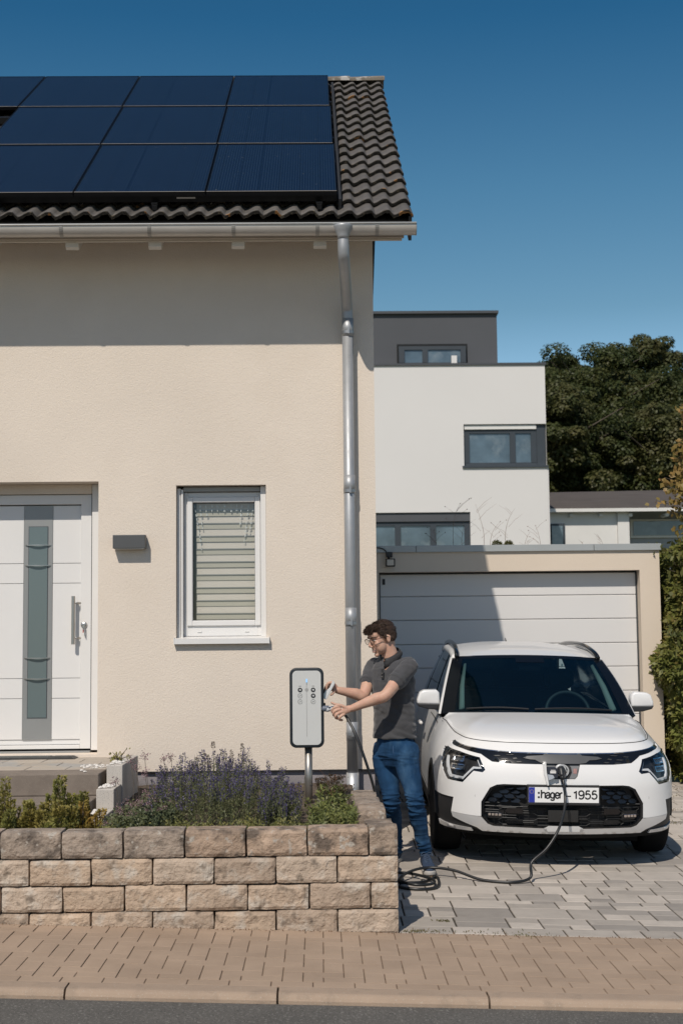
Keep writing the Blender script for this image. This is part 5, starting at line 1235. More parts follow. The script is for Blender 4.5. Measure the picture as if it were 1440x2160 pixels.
# roof
def railp(y):      # cant rail: half width and height along the car
    return (float(np.interp(y, [1.30, 1.65, 2.0, 2.4, 3.0, 3.6, 4.0, 4.25], [.775, .70, .640, .632, .625, .605, .575, .55])), float(np.interp(y, [1.30, 1.65, 2.0, 2.4, 3.0, 3.6, 4.0, 4.25], [1.045, 1.26, 1.455, 1.500, 1.515, 1.49, 1.44, 1.37])))
def RF(w, t):
    y = lin(1.955, 4.25, t)+.09*abs(w)**2.2*(1-t); xr, zr = railp(y); e = abs(w)
    zc = float(np.interp(y, [1.9, 2.0, 2.25, 2.6, 3.1, 3.6, 4.0, 4.3], [1.462, 1.478, 1.525, 1.556, 1.565, 1.55, 1.505, 1.42]))
    return Vector((xr*w, y, zr+(zc-zr)*(1-e**2.6)))
cput('roof', grid(RF, 32, 26), cp_w, smooth=True)
for s_ in (-1, 1):
    b = nb(); rows_ = []
    for t in np.linspace(-.02, 1.02, 16):
        A_ = WS(s_*1.09, t, -.003); rows_.append([b.verts.new(A_+Vector(d_)) for d_ in ((0, 0, 0), (s_*.012, .020, .002), (s_*.018, .055, -.002), (s_*.014, .095, -.012), (s_*.0, .12, -.03))])
    for i in range(15):
        for j in range(4): b.faces.new((rows_[i][j], rows_[i][j+1], rows_[i+1][j+1], rows_[i+1][j]))
    cput('pillar', b, cp_w, smooth=True)
    ys = np.linspace(2.02, 4.25, 24); pts = []; rad = []
    for y in ys: xr, zr = railp(y); pts.append((s_*(xr-.008), y+.02, zr-.018)); rad.append(float(np.interp(y, [1.27, 1.5, 2.0, 2.4, 4.25], [.020, .024, .028, .034, .034])))
    cput('pillar', tube(nb(), pts, rad, 14), cp_w, smooth=True)
    # roof rail
    pts = [(s_*.618, 2.02, 1.462), (s_*.612, 2.10, 1.492), (s_*.606, 2.25, 1.518), (s_*.600, 2.5, 1.542), (s_*.592, 2.9, 1.556), (s_*.582, 3.4, 1.546), (s_*.572, 3.8, 1.515), (s_*.565, 3.92, 1.47)]
    cput('roof_rail', tube(nb(), spline(pts, 5), .021, 12), cp_b, smooth=True)
    def SG(y, t, n=0.0):
        xr, zr = railp(y); a, ca, nx, ny = plan(s_at_y(y)); xb_ = a-inset(s_at_y(y), .975)-.004; zb_ = ztop(s_at_y(y))-.01
        return Vector((s_*(lin(xb_, xr+.012, t)+.012*math.sin(math.pi*t)-n), y, lin(zb_, zr-.02, t)))
    for nm, y0, y1, y0t, y1t in (('side_window', 1.46, 2.36, 2.10, 2.36), ('side_window', 2.46, 3.30, 2.46, 3.24), ('side_window', 3.36, 3.95, 3.30, 3.72)):
        cput(nm, grid(lambda u, t: SG(lin(lin(y0, y0t, t), lin(y1, y1t, t), u), t), 8, 6, 0, 1), side_glass, smooth=True)
    cput('window_surround', grid(lambda u, t: SG(lin(lin(1.32, 1.98, t), lin(4.12, 3.95, t), u), t, .008), 30, 6, 0, 1, -.02, 1.0), cp_b, smooth=True)
    cput('door', patch([(s_*x, y) for x, y in [(s2y(1.42), .42), (s2y(1.42), .94), (s2y(2.38), .95), (s2y(2.38), .42)]], [[(s_*x, y) for x, y in [(s2y(1.428), .428), (s2y(1.428), .932), (s2y(2.372), .942), (s2y(2.372), .428)]]], st=.2, n=-.0006, flange=0, bst=.1), gapm)
    cput('door_handle', boxes([tuple(sorted((s_*.905, s_*.935)))+(2.12, 2.30, .855, .885)], bev=.01), cp_w)
    # mirror
    mr = cput('wing_mirror', prism(nb(), [(s_*.800, 1.082), (s_*.806, 1.180), (s_*.830, 1.202), (s_*.935, 1.198), (s_*.968, 1.180), (s_*.990, 1.120), (s_*.992, 1.092), (s_*.98, 1.082)], 1.50, 1.64, 'y', bev=.018, seg=3), cp_w, smooth=True)
    cput('mirror_base', prism(nb(), [(s_*.735, 1.02), (s_*.755, 1.068), (s_*.80, 1.084), (s_*.994, 1.088), (s_*.978, 1.062), (s_*.90, 1.040), (s_*.82, 1.036)], 1.505, 1.645, 'y', bev=.008, seg=2), black_plastic, mr)
    # wheels
    for yc in (.87, 3.59):
        wh = thing('wheel', (s_*.80, yc, .335), None, None); wh.parent = car
        for k in ('label', 'category'): 
            if k in wh: del wh[k]
        cput('tyre', lathe(nb(), [(.215, -.10), (.30, -.108), (.325, -.095), (.333, -.07), (.333, .07), (.325, .095), (.30, .108), (.215, .10)], (s_*.795, yc, .335), 40, 'x'), rubber, wh, True)
        rb = nb(); lathe(rb, [(.225, -.09), (.225, .09), (.205, .085), (.19, .02), (.03, .03), (.03, -.02), (.205, -.09)], (s_*.80, yc, .335), 30, 'x'); cput('rim', rb, mat('wheel_grey', (.22, .22, .23), .3, metal=.7) if 'wheel_grey' not in bpy.data.materials else bpy.data.materials['wheel_grey'], wh)
        for k in range(5):
            a = k*1.2566; b = nb(); x_ = s_*.872
            prism(b, [(yc+math.cos(a+d)*r_, .335+math.sin(a+d)*r_) for r_, d in ((.03, -.6), (.21, -.16), (.21, .16), (.03, .6))], min(x_-.02, x_), max(x_-.02, x_), 'x', bev=.004); cput('spoke', b, bpy.data.materials['wheel_grey'], wh)
# interior
seat_m = mat('seat_dark', (.03, .032, .035), .8, var=.1); trim_l = mat('pillar_lining', (.62, .62, .52), .7, var=.03)
cput('dashboard', boxes([(-.70, .70, 1.30, 1.80, .80, .995)], bev=.04), mat('dash_dark', (.014, .015, .017), .75, var=.1))
cput('display', boxes([(.08, .66, 1.62, 1.65, .99, 1.05)], bev=.01), mat('dash_hood', (.06, .07, .07), .6, var=.1))
for x in (-.36, .36):
    cput('seat', boxes([(x-.25, x+.25, 2.25, 2.75, .45, .62), (x-.23, x+.23, 2.68, 2.82, .55, 1.14), (x-.13, x+.13, 2.72, 2.82, 1.16, 1.34)], bev=.05), seat_m).__setitem__('kind', 'stuff') if False else None
    st_ = cput('seat', boxes([(x-.23, x+.23, 2.45, 2.62, .55, 1.14)], bev=.05), seat_m); cput('headrest', boxes([(x-.13, x+.13, 2.48, 2.60, 1.16, 1.34)], bev=.04), seat_m, st_)
cput('rear_bench', boxes([(-.60, .60, 3.2, 3.4, .5, 1.12)], bev=.05), seat_m); cput('cabin_floor', bx(-.75, .75, 1.3, 4.2, .30, .34), dk); cput('headliner', bx(-.55, .55, 2.1, 4.0, 1.455, 1.465), mat('headliner_grey', (.2, .21, .2), .9))
b = nb(); c0 = Vector((.33, 1.86, 1.00)); ax = Vector((0, -.87, .42)).normalized(); u_ = Vector((1, 0, 0)); v_ = ax.cross(u_)
tube(b, [c0+(u_*math.cos(a)+v_*math.sin(a))*.185 for a in np.linspace(0, 2*math.pi, 37)], .016, 8); sw = cput('steering_wheel', b, mat('wheel_leather', (.075, .085, .085), .5, var=.05), smooth=True); cput('wheel_hub', boxes([(.25, .41, 1.84, 1.90, .95, 1.03)], bev=.02), seat_m, sw)
cput('rear_view_mirror', boxes([(-.10, .10, 1.90, 1.93, 1.345, 1.40)], bev=.012), black_plastic)
cput('warning_tag', bx(.270, .282, 1.84, 1.845, 1.395, 1.415), mat('tag_pale', (.4, .45, .4), .6))
for s_ in (-1, 1):
    b = nb(); P0 = [WS(s_*.90, .10, -.03), WS(s_*.90, .90, -.03)]; P1 = [WS(s_*.80, .10, -.05), WS(s_*.84, .90, -.05)]
    tube(b, [P0[0].lerp(P1[0], .3), P0[0].lerp(P0[1], .5), P0[1]], [.030, .026, .016], 8, flat=.6); cput('pillar_lining', b, trim_l, smooth=True)
cput('aerial', tube(nb(), [(.05, 3.9, 1.50), (.04, 3.98, 1.57)], [.012, .003], 6), black_plastic)
car.location = (1.75, 10.33, -.005); 
car.rotation_euler = (math.atan(.030), math.atan(.022), -.012)
# ================================================================== the man
def ell(bm, c, r, rot=None, sub=3):
    m = Matrix.Translation(c) @ (rot.to_4x4() if rot else Matrix()) @ Matrix.Diagonal((*r, 1)); bmesh.ops.create_icosphere(bm, subdivisions=sub, radius=1, matrix=m)
def loft(bm, rings, n=28, p=2.0):
    """rings of (centre, side vector, front vector[, power]); closed ends"""
    R_ = []
    for rg in rings:
        c, a, f = Vector(rg[0]), Vector(rg[1]), Vector(rg[2]); e = rg[3] if len(rg) > 3 else p; ring = []
        for k in range(n):
            t = 2*math.pi*k/n; ct, st_ = math.cos(t), math.sin(t); ring.append(bm.verts.new(c+a*(abs(ct)**(2/e)*(1 if ct > 0 else -1))+f*(abs(st_)**(2/e)*(1 if st_ > 0 else -1))))
        R_.append(ring)
    for i in range(len(R_)-1):
        for k in range(n): bm.faces.new((R_[i][k], R_[i][(k+1) % n], R_[i+1][(k+1) % n], R_[i+1][k]))
    bm.faces.new(R_[0][::-1]); bm.faces.new(R_[-1])
def limb(bm, pts, rad, n=18, k=5):
    P = spline(pts, k); m = len(P)-1; rr = [float(np.interp(i/m*(len(pts)-1), range(len(pts)), rad)) for i in range(m+1)]
    tube(bm, P, rr, n); ell(bm, P[0], (rr[0],)*3, sub=2); ell(bm, P[-1], (rr[-1],)*3, sub=2)
def remesh(bm, voxel, smooth=3, disp=None, fac=.5):
    """weld overlapping closed shapes into one continuous skin"""
    bmesh.ops.recalc_face_normals(bm, faces=bm.faces[:]); me = bpy.data.meshes.new('t'); bm.to_mesh(me); bm.free(); o = bpy.data.objects.new('t', me); COL.objects.link(o)
    md = o.modifiers.new('r', 'REMESH'); md.mode = 'VOXEL'; md.voxel_size = voxel
    if smooth: sm = o.modifiers.new('s', 'SMOOTH'); sm.factor = fac; sm.iterations = smooth
    dg = bpy.context.evaluated_depsgraph_get(); r = bpy.data.meshes.new_from_object(o.evaluated_get(dg)); bpy.data.objects.remove(o)
    if disp:
        r.update(); n = len(r.vertices); co = np.empty(n*3, np.float32); r.vertices.foreach_get('co', co); nr = np.empty(n*3, np.float32); r.vertices.foreach_get('normal', nr); co = co.reshape(-1, 3); nr = nr.reshape(-1, 3)
        d = np.array([disp(c) for c in co]); co = co+nr*d[:, None]; r.vertices.foreach_set('co', co.ravel()); r.update()
    r.materials.clear(); return r
skin_m = mat('skin', (.54, .33, .24), .5, var=.08, vs=30, col2=(.50, .25, .19), s2=18, lo=.5, hi=.7, amt=.5, spec=.35, bump=.0004, bs=500)
skin_m.node_tree.nodes['Principled BSDF'].inputs['Subsurface Weight'].default_value = .12; skin_m.node_tree.nodes['Principled BSDF'].inputs['Subsurface Radius'].default_value = (.02, .008, .004)
polo_m = mat('grey_pique', (.062, .062, .066), .92, var=.12, vs=8, bump=.0012, bs=420, sheen=.25, spec=.2)
jean_m = mat('blue_denim', (.012, .046, .108), .9, var=.25, vs=7, col2=(.045, .105, .19), s2=5, lo=.48, hi=.66, amt=.8, bump=.0010, bs=380, spec=.2, stretch=(1.6, 1.6, .8))
man = thing('person', (.68, 10.3, 0), 'man with glasses in grey polo shirt and blue jeans plugging in the charging cable', 'person')
fwd = Vector((-.72, -.69, 0)).normalized(); lft = Vector((-fwd.y*-1, fwd.x, 0)); lft = Vector((.69, -.72, 0)).normalized(); UP = Vector((0, 0, 1))
sL, sRt = Vector((0.636, 10.180, 1.496)), Vector((0.388, 10.430, 1.487)); eL, eR = Vector((0.458, 10.020, 1.293)), Vector((0.307, 10.270, 1.282)); wL, wR = Vector((0.218, 10.060, 1.200)), Vector((0.119, 10.200, 1.324))
hip = Vector((0.535, 10.300, 0.897)); neck0 = Vector((0.519, 10.310, 1.536)); neck1 = Vector((0.479, 10.300, 1.641)); hc = Vector((0.451, 10.290, 1.688))
b = nb()
# trunk under the clothes
chest = Vector((0.527, 10.300, 1.371)); waist = Vector((0.541, 10.310, 1.095))
loft(b, [(hip+UP*.02, lft*.14, fwd*.10), (waist, lft*.135, fwd*.095), (chest, lft*.155, fwd*.11), (Vector((0.522, 10.310, 1.492)), lft*.15, fwd*.085), (Vector((0.516, 10.310, 1.537)), lft*.08, fwd*.06)])
limb(b, [neck0-UP*.06, neck0, neck1+UP*.01], [.066, .058, .058])
limb(b, [sL, sL.lerp(eL, .5), eL, eL.lerp(wL, .3), eL.lerp(wL, .75), wL], [.052, .048, .041, .043, .031, .0265])
limb(b, [sRt, sRt.lerp(eR, .5), eR, eR.lerp(wR, .3), eR.lerp(wR, .75), wR], [.052, .047, .040, .042, .030, .0265])
# left hand closed on the plug handle
def finger(pts, r0=.0095, r1=.0075): limb(b, pts, [lin(r0, r1, i/(len(pts)-1)) for i in range(len(pts))], 10, 3)
loft(b, [(wL, Vector((.1, .9, .3)).normalized()*.019, Vector((.25, 0, .95))*.026), (Vector((0.181, 10.055, 1.188)), Vector((0, 1, 0))*.018, Vector((.35, 0, .94))*.036), (Vector((0.140, 10.055, 1.181)), Vector((0, 1, 0))*.016, Vector((.45, 0, .89))*.040)], 16)
for (k, m1, m2, tip) in (((0.130, 10.050, 1.215), (0.089, 10.035, 1.206), (0.076, 10.050, 1.179), (0.096, 10.085, 1.164)), ((0.133, 10.045, 1.195), (0.096, 10.030, 1.183), (0.086, 10.045, 1.156), (0.110, 10.085, 1.143)),
                         ((0.143, 10.045, 1.175), (0.109, 10.030, 1.160), (0.102, 10.045, 1.135), (0.126, 10.085, 1.126)), ((0.160, 10.050, 1.158), (0.133, 10.037, 1.142), (0.129, 10.050, 1.122), (0.147, 10.085, 1.116))):
    finger([k, m1, m2, tip], .0115, .0090)
finger([(0.181, 10.050, 1.201), (0.140, 10.045, 1.222), (0.103, 10.045, 1.229), (0.073, 10.050, 1.243)], .0125, .0085)
# right hand on the raised flap
loft(b, [(wR, Vector((0, .9, .2)).normalized()*.019, Vector((.2, 0, .95))*.025), (Vector((0.096, 10.190, 1.345)), Vector((0, 1, 0))*.018, Vector((.2, 0, .97))*.033), (Vector((0.072, 10.180, 1.356)), Vector((0, 1, 0))*.015, Vector((.2, 0, .97))*.034)], 16)
for (k, m1, m2, tip) in (((0.075, 10.170, 1.380), (0.051, 10.160, 1.377), (0.037, 10.160, 1.350), (0.040, 10.170, 1.322)), ((0.068, 10.190, 1.366), (0.041, 10.180, 1.359), (0.027, 10.180, 1.332), (0.030, 10.190, 1.301)),
                         ((0.068, 10.210, 1.348), (0.037, 10.200, 1.338), (0.023, 10.200, 1.311), (0.026, 10.210, 1.284)), ((0.072, 10.230, 1.330), (0.044, 10.220, 1.317), (0.033, 10.220, 1.290), (0.037, 10.230, 1.269))):
    finger([k, m1, m2, tip], .0105, .008)
finger([(0.099, 10.170, 1.329), (0.085, 10.150, 1.306), (0.071, 10.140, 1.293)], .0115, .0085)
# head, its own frame: X to his left, Y ahead, Z up
hy = R(-62); hf = Vector((math.sin(hy), -math.cos(hy), 0)); tl_ = R(17); 
Yh = (hf*math.cos(tl_)-UP*math.sin(tl_)).normalized(); Xh = UP.cross(hf)*1.0; Xh = Xh.normalized(); Zh = Xh.cross(Yh).normalized()
if Zh.z < 0: Zh = -Zh
HM = Matrix((Xh, Yh, Zh)).transposed(); HS = 1.06
def H(x, y, z): return hc+HM @ Vector((x, y, z))*HS
def hell(bm, c, r, sub=3, rx=0): ell(bm, H(*c), [v*HS for v in r], HM @ Matrix.Rotation(R(rx), 3, 'X'), sub)
hell(b, (0, -.015, .045), (.074, .094, .078)); hell(b, (0, .040, .000), (.060, .050, .080)); hell(b, (0, .030, -.060), (.053, .052, .036), rx=-12); hell(b, (0, .074, -.088), (.021, .016, .017))
hell(b, (0, .060, .050), (.055, .036, .040)); hell(b, (0, .080, .030), (.046, .012, .010))
for s in (-1, 1):
    hell(b, (s*.033, .064, -.012), (.024, .022, .026)); hell(b, (s*.030, .040, -.035), (.031, .042, .050)); hell(b, (s*.074, -.008, .002), (.008, .016, .027), rx=12); hell(b, (s*.076, -.014, .010), (.008, .012, .015), rx=12); hell(b, (s*.013, .102, -.022), (.009, .010, .007))
    hell(b, (s*.032, .077, .012), (.016, .010, .009))
tube(b, [H(0, .082, .030), H(0, .096, .008), H(0, .110, -.014), H(0, .104, -.024)], [.010, .0105, .0125, .008], 10)
hell(b, (0, .089, -.050), (.023, .009, .0055)); hell(b, (0, .087, -.061), (.020, .009, .006)); hell(b, (0, .080, -.040), (.020, .014, .014))
limb(b, [neck0, neck0.lerp(neck1, .6), H(0, -.03, -.03)], [.060, .055, .058])
def skd(c):
    p = HM.transposed() @ (Vector(c)-hc)/HS; d = 0.0
    if p.z > -.12 and p.y > .02:
        for s in (-1, 1): d -= .0075*math.exp(-(((p.x-s*.031)/.016)**2+((p.z-.018)/.010)**2))
        d -= .0035*math.exp(-((p.z+.0555)/.0028)**2-((p.x)/.022)**4)
        d -= .003*math.exp(-((abs(p.x)-.030-.25*(-.03-p.z))/.006)**2-((p.z+.038)/.02)**2)
    for s in (-1, 1):
        if p.x*s > .066: d -= .006*math.exp(-(((p.y+.009)/.008)**2+((p.z-.004)/.014)**2))
    return d
body_ = put('body', remesh(b, .0034, 5, skd), skin_m, man, True)
eye = nb(); [hell(eye, (s*.030, .079, .015), (.0095, .009, .0065), 2) for s in (-1, 1)]
for s in (-1, 1):
    e = nb(); hell(e, (s*.030, .0775, .016), (.0115, .009, .0055), 2); eo = put('eye', e, mat('eye_white', (.55, .52, .48), .3, var=0) if s < 0 else bpy.data.materials['eye_white'], body_, True)
    e = nb(); hell(e, (s*.030, .084, .014), (.005, .003, .0048), 2); put('iris', e, mat('iris_dark', (.03, .02, .015), .2, var=0) if s < 0 else bpy.data.materials['iris_dark'], eo, True)
    e = nb(); tube(e, [H(s*.012, .094, .034), H(s*.030, .092, .041), H(s*.052, .074, .036)], [.003, .0035, .002], 6, flat=1.3); put('eyebrow', e, mat('brow_hair', (.05, .028, .016), .9) if s < 0 else bpy.data.materials['brow_hair'], body_, True)
lb_ = nb(); tube(lb_, [H(-.022, .083, -.052), H(-.010, .0915, -.0545), H(0, .0940, -.0555), H(.010, .0915, -.0545), H(.022, .083, -.052)], [.0012, .0032, .0036, .0032, .0012], 8); put('teeth', lb_, mat('teeth', (.62, .58, .52), .4, var=0), body_, True)
lb_ = nb(); tube(lb_, [H(-.024, .084, -.056), H(-.010, .093, -.062), H(0, .0955, -.063), H(.010, .093, -.062), H(.024, .084, -.056)], [.0015, .004, .0045, .004, .0015], 8); put('lower_lip', lb_, mat('lip', (.46, .235, .19), .5, var=0), body_, True)
# hair
hair_m = mat('brown_hair', (.036, .020, .012), .6, var=.5, vs=60, spec=.4, col2=(.055, .030, .017), s2=70, lo=.5, hi=.65, stretch=(1, 1, .5))
b = nb()
hell(b, (0, -.028, .056), (.078, .085, .075)); hell(b, (0, -.064, .020), (.065, .042, .055)); hell(b, (0, .030, .088), (.064, .060, .034), rx=8); hell(b, (-.008, .070, .080), (.053, .033, .024), rx=14); hell(b, (0, -.02, .100), (.060, .068, .032)); hell(b, (0, .085, .070), (.041, .019, .014), rx=25)
for s in (-1, 1): hell(b, (s*.068, .022, .062), (.011, .030, .026)); hell(b, (s*.068, -.042, .02), (.012, .030, .042)); hell(b, (s*.0725, .016, .030), (.006, .010, .018))
def hd_(c): p = HM.transposed() @ (Vector(c)-hc); return .0055*noise.noise((p.x*40, p.y*18, p.z*40))+.0025*noise.noise((p.x*110, p.y*50, p.z*110))
hair = put('hair', remesh(b, .004, 1, hd_), hair_m, man, True)
g = np.random.default_rng(4); nS = 11000; d = g.normal(size=(nS, 3)); d /= np.linalg.norm(d, axis=1, keepdims=True); P = []; D = []; 
me_ = hair.data; vc = np.array([v.co[:] for v in me_.vertices]); vn = np.array([v.normal[:] for v in me_.vertices]); k = g.integers(0, len(vc), nS)
hl_ = np.array(_loc(hair)); YhA, XhA, ZhA = np.array(Yh), np.array(Xh), np.array(Zh); P = vc[k]+hl_; ploc = (P-np.array(hc))@np.array([XhA, YhA, ZhA]).T
flow = YhA*np.where(ploc[:, 2:3] > .07, 1.0, -.5)+ZhA*np.where(ploc[:, 2:3] > .07, .0, -1.0)*(-1)*(-1)+g.normal(size=(nS, 3))*.32
D = flow*1.0-vn[k]*.02; V, F = leaf_quads(P-vn[k]*.002, D, vn[k]+g.normal(size=(nS, 3))*.25, g.uniform(.014, .028, nS)*np.where(ploc[:, 2] > .06, 1, .55), .0030)
tag(put('strands', quads_np(V, F), hair_m, hair), kind='stuff')
# glasses
gl = nb(); gm_ = mat('glasses_frame', (.03, .018, .012), .3, var=0)
gt = thing('glasses', hc, None, None); gt.parent = man; gt.location = hc-_loc(man)
for k_ in ('label', 'category'):
    if k_ in gt: del gt[k_]
for s in (-1, 1):
    pr_ = [(s*(.034+.0235*a), .104-.010*abs(.034+.0235*a-.02)*8*.12, .012+.0165*c) for a, c in ((-1, .9), (0, 1), (1, .95), (1.05, .2), (.85, -.8), (0, -1), (-.8, -.85), (-1, 0), (-1, .9))]
    e = nb(); tube(e, [H(*p) for p in pr_], .0020, 6); put('rim', e, gm_, gt)
    e = nb(); tube(e, [H(s*.058, .101, .024), H(s*.074, .085, .026), H(s*.078, .00, .022), H(s*.078, -.025, .008)], .0019, 6); put('temple', e, gm_, gt)
    e = nb(); e.faces.new([e.verts.new(H(*p)) for p in pr_[:-1]]); put('lens', e, glass('spectacle_lens', (0, 0, 0), 1.0, .02, 1.06, (.80, .77, .75)) if s < 0 else bpy.data.materials['spectacle_lens'], gt)
e = nb(); tube(e, [H(-.011, .104, .022), H(0, .106, .025), H(.011, .104, .022)], .0019, 6); put('bridge', e, gm_, gt)
# polo shirt
b = nb()
loft(b, [(Vector((0.534, 10.305, 0.969)), lft*.170, fwd*.128, 2.3), (Vector((0.535, 10.305, 1.027)), lft*.170, fwd*.127, 2.2), (Vector((0.533, 10.310, 1.130)), lft*.163, fwd*.122, 2.2), (Vector((0.528, 10.305, 1.267)), lft*.168, fwd*.128, 2.2), (Vector((0.522, 10.300, 1.388)), lft*.178, fwd*.130, 2.3),
         (Vector((0.519, 10.310, 1.474)), lft*.175, fwd*.110, 2.3), (Vector((0.516, 10.315, 1.523)), lft*.135, fwd*.088, 2.2), (Vector((0.513, 10.320, 1.561)), lft*.078, fwd*.073)], 36)
def slv(s, e, r0, r1, t1): 
    q = s.lerp(e, t1); limb(b, [s.lerp(neck0, .25)-UP*.01, s, s.lerp(e, t1*.5), s.lerp(e, t1*.98)], [.062, r0, (r0+r1)/2, r1], 20, 5)
slv(sL-UP*.004, eL, .064, .067, .52); slv(sRt-UP*.004, eR, .062, .061, .52)
def pd(c):
    x, y, z = [float(v) for v in c]; d = .0070*noise.noise((x*9, y*9, z*7))+.0045*noise.noise((x*20, y*20, z*30))
    # drag folds from the armpits and at the waist
    u = (x-.70)*.75+z; d += .0095*noise.noise((u*26, (x-z)*5, 1.3))*sstep(1.36, 1.22, z)*sstep(1.05, 1.2, z)
    d += .0085*noise.noise((z*30+x*8, x*4, 7))*sstep(1.16, 1.02, z)
    for (fx, fz, ox, am) in ((9, 7, 2, .0042), (6, 13, 5, .0042)):
        n_ = noise.noise((x*fx+z*3, y*fx, z*fz+ox)); d -= am*max(0, 1-abs(n_)*4)**1.5*(.45+.55*noise.noise((x*5, y*5, z*5+ox))+.2)
    return d
sm_ = remesh(b, .0055, 3, lambda c: pd(c)+.003)
cut = nb(); cut.from_mesh(sm_); apex = Vector((0.443, 10.180, 1.471))       # open neck: a V at the front and the round hole for the neck
kill = [v for v in cut.verts if ((v.co-apex).dot(UP) > 0 and abs((v.co-apex).dot(lft)) < .006+.62*(v.co-apex).dot(UP) and (v.co-neck0).dot(fwd) > .0) or ((v.co-(neck0-UP*.0)).xy.length < .064 and v.co.z > neck0.z-.05)]
bmesh.ops.delete(cut, geom=kill, context='VERTS'); cut.to_mesh(sm_); cut.free()
shirt = put('polo_shirt', sm_, polo_m, man, True)
polo_d = mat('grey_pique_dark', (.05, .05, .054), .92, var=.1, bump=.001, bs=420)
# collar as a folded band round the neck
cb = nb(); n = 26; ring0 = []; 
cc = Vector((0.506, 10.315, 1.564)); ax_f = (fwd+UP*-.62).normalized(); nrm = (UP+fwd*.62).normalized(); lat = lft
rows = []
for (rad, hgt, dz) in ((.072, .000, .012), (.070, .026, .004), (.088, .006, .0), (.098, -.016, 0)):
    row = []
    for i in range(n+1):
        a = R(lin(100, 440, i/n)); e = (1+.10*max(0, math.sin(a))); ff = math.sin(a); p = cc+lat*math.cos(a)*rad+ax_f*ff*rad*(1.05+(.10 if ff > 0 else 0))+UP*hgt-(UP*.012*max(0, ff)**2 if rad > .08 else UP*0); row.append(cb.verts.new(p))
    rows.append(row)
for j in range(3):
    for i in range(n): cb.faces.new((rows[j][i], rows[j][i+1], rows[j+1][i+1], rows[j+1][i]))
bmesh.ops.solidify(cb, geom=cb.faces[:], thickness=.003); put('collar', cb, polo_m, shirt, True)
pk = nb(); q0, q1 = Vector((0.444, 10.186, 1.474)), Vector((0.443, 10.183, 1.406)); w_ = lft*.012
vs_ = [pk.verts.new(p) for p in (q0-w_, q0+w_, q1+w_, q1-w_)]; pk.faces.new(vs_); bmesh.ops.solidify(pk, geom=pk.faces[:], thickness=.004); put('placket', pk, polo_m, shirt)
ns = nb(); q = Vector((0.461, 10.170, 1.532)); vs_ = [ns.verts.new(p) for p in (q+lft*.03+UP*.022, q-lft*.028+UP*.022, q-UP*.035+fwd*.012)]; ns.faces.new(vs_)
for t_ in (.45, .81): put('button', lathe(nb(), [(.005, 0), (.005, .002)], q0.lerp(q1, t_)+fwd*.005, 10, 'y'), mat('button_horn', (.12, .11, .10), .4, var=0) if t_ < .5 else bpy.data.materials['button_horn'], shirt)
for e_, s_, t_, r_ in ((eL, sL, .52, .0690), (eR, sRt, .52, .0635)):
    c_ = s_.lerp(e_, t_); d_ = (e_-s_).normalized(); cu = nb(); tube(cu, [c_-d_*.016, c_-d_*.013, c_+d_*.008, c_+d_*.010], [r_-.004, r_-.002, r_-.002, r_-.004], 24); put('sleeve_cuff', cu, polo_m, shirt, True)
# jeans
b = nb(); hL, hR_ = Vector((0.616, 10.235, 0.854)), Vector((0.465, 10.375, 0.851)); kL, kR = Vector((0.664, 10.190, 0.540)), Vector((0.503, 10.320, 0.521)); aL, aR = Vector((0.744, 10.340, 0.148)), Vector((0.552, 10.620, 0.130))
loft(b, [(Vector((0.543, 10.300, 0.767)), lft*.115, fwd*.085, 2.2), (Vector((0.537, 10.300, 0.856)), lft*.152, fwd*.112, 2.3), (Vector((0.535, 10.300, 0.938)), lft*.152, fwd*.110, 2.3), (Vector((0.535, 10.305, 1.010)), lft*.145, fwd*.105, 2.3)], 32)
limb(b, [hL+UP*.03, hL-UP*.07, hL.lerp(kL, .6), kL, kL.lerp(aL, .30), kL.lerp(aL, .7), aL+UP*.0], [.095, .094, .079, .064, .066, .053, .048], 24, 6)
limb(b, [hR_+UP*.03, hR_-UP*.07, hR_.lerp(kR, .6), kR, kR.lerp(aR, .35), kR.lerp(aR, .7), aR], [.095, .094, .078, .062, .064, .053, .048], 24, 6)
def jd(c):
    x, y, z = [float(v) for v in c]; d = .0035*noise.noise((x*12, y*12, z*9))
    kn = math.exp(-((z-.50)/.09)**2)+math.exp(-((z-.14)/.12)**2)*1.3+.45*math.exp(-((z-.84)/.05)**2)
    n1 = noise.noise((x*6+z*9, y*6, z*30)); n2 = noise.noise((x*5-z*12, y*7+3, z*26))
    d += kn*(.0095*(1-min(1, abs(n1)*3.2))**1.4-.004)+kn*.007*(1-min(1, abs(n2)*3.5))-.003+.0045*noise.noise((x*8-z*14, y*10, z*16)); return d
jeans = put('jeans', remesh(b, .0055, 1, jd), jean_m, man, True)
seam = nb(); q = lft*.145
fl2 = nb(); vs_ = [Vector((0.516, 10.185, 0.960)), Vector((0.514, 10.178, 0.883)), Vector((0.531, 10.190, 0.831))]; tube(fl2, spline(vs_, 4), .003, 6); put('fly_seam', fl2, mat('seam_light', (.035, .08, .17), .9), jeans)
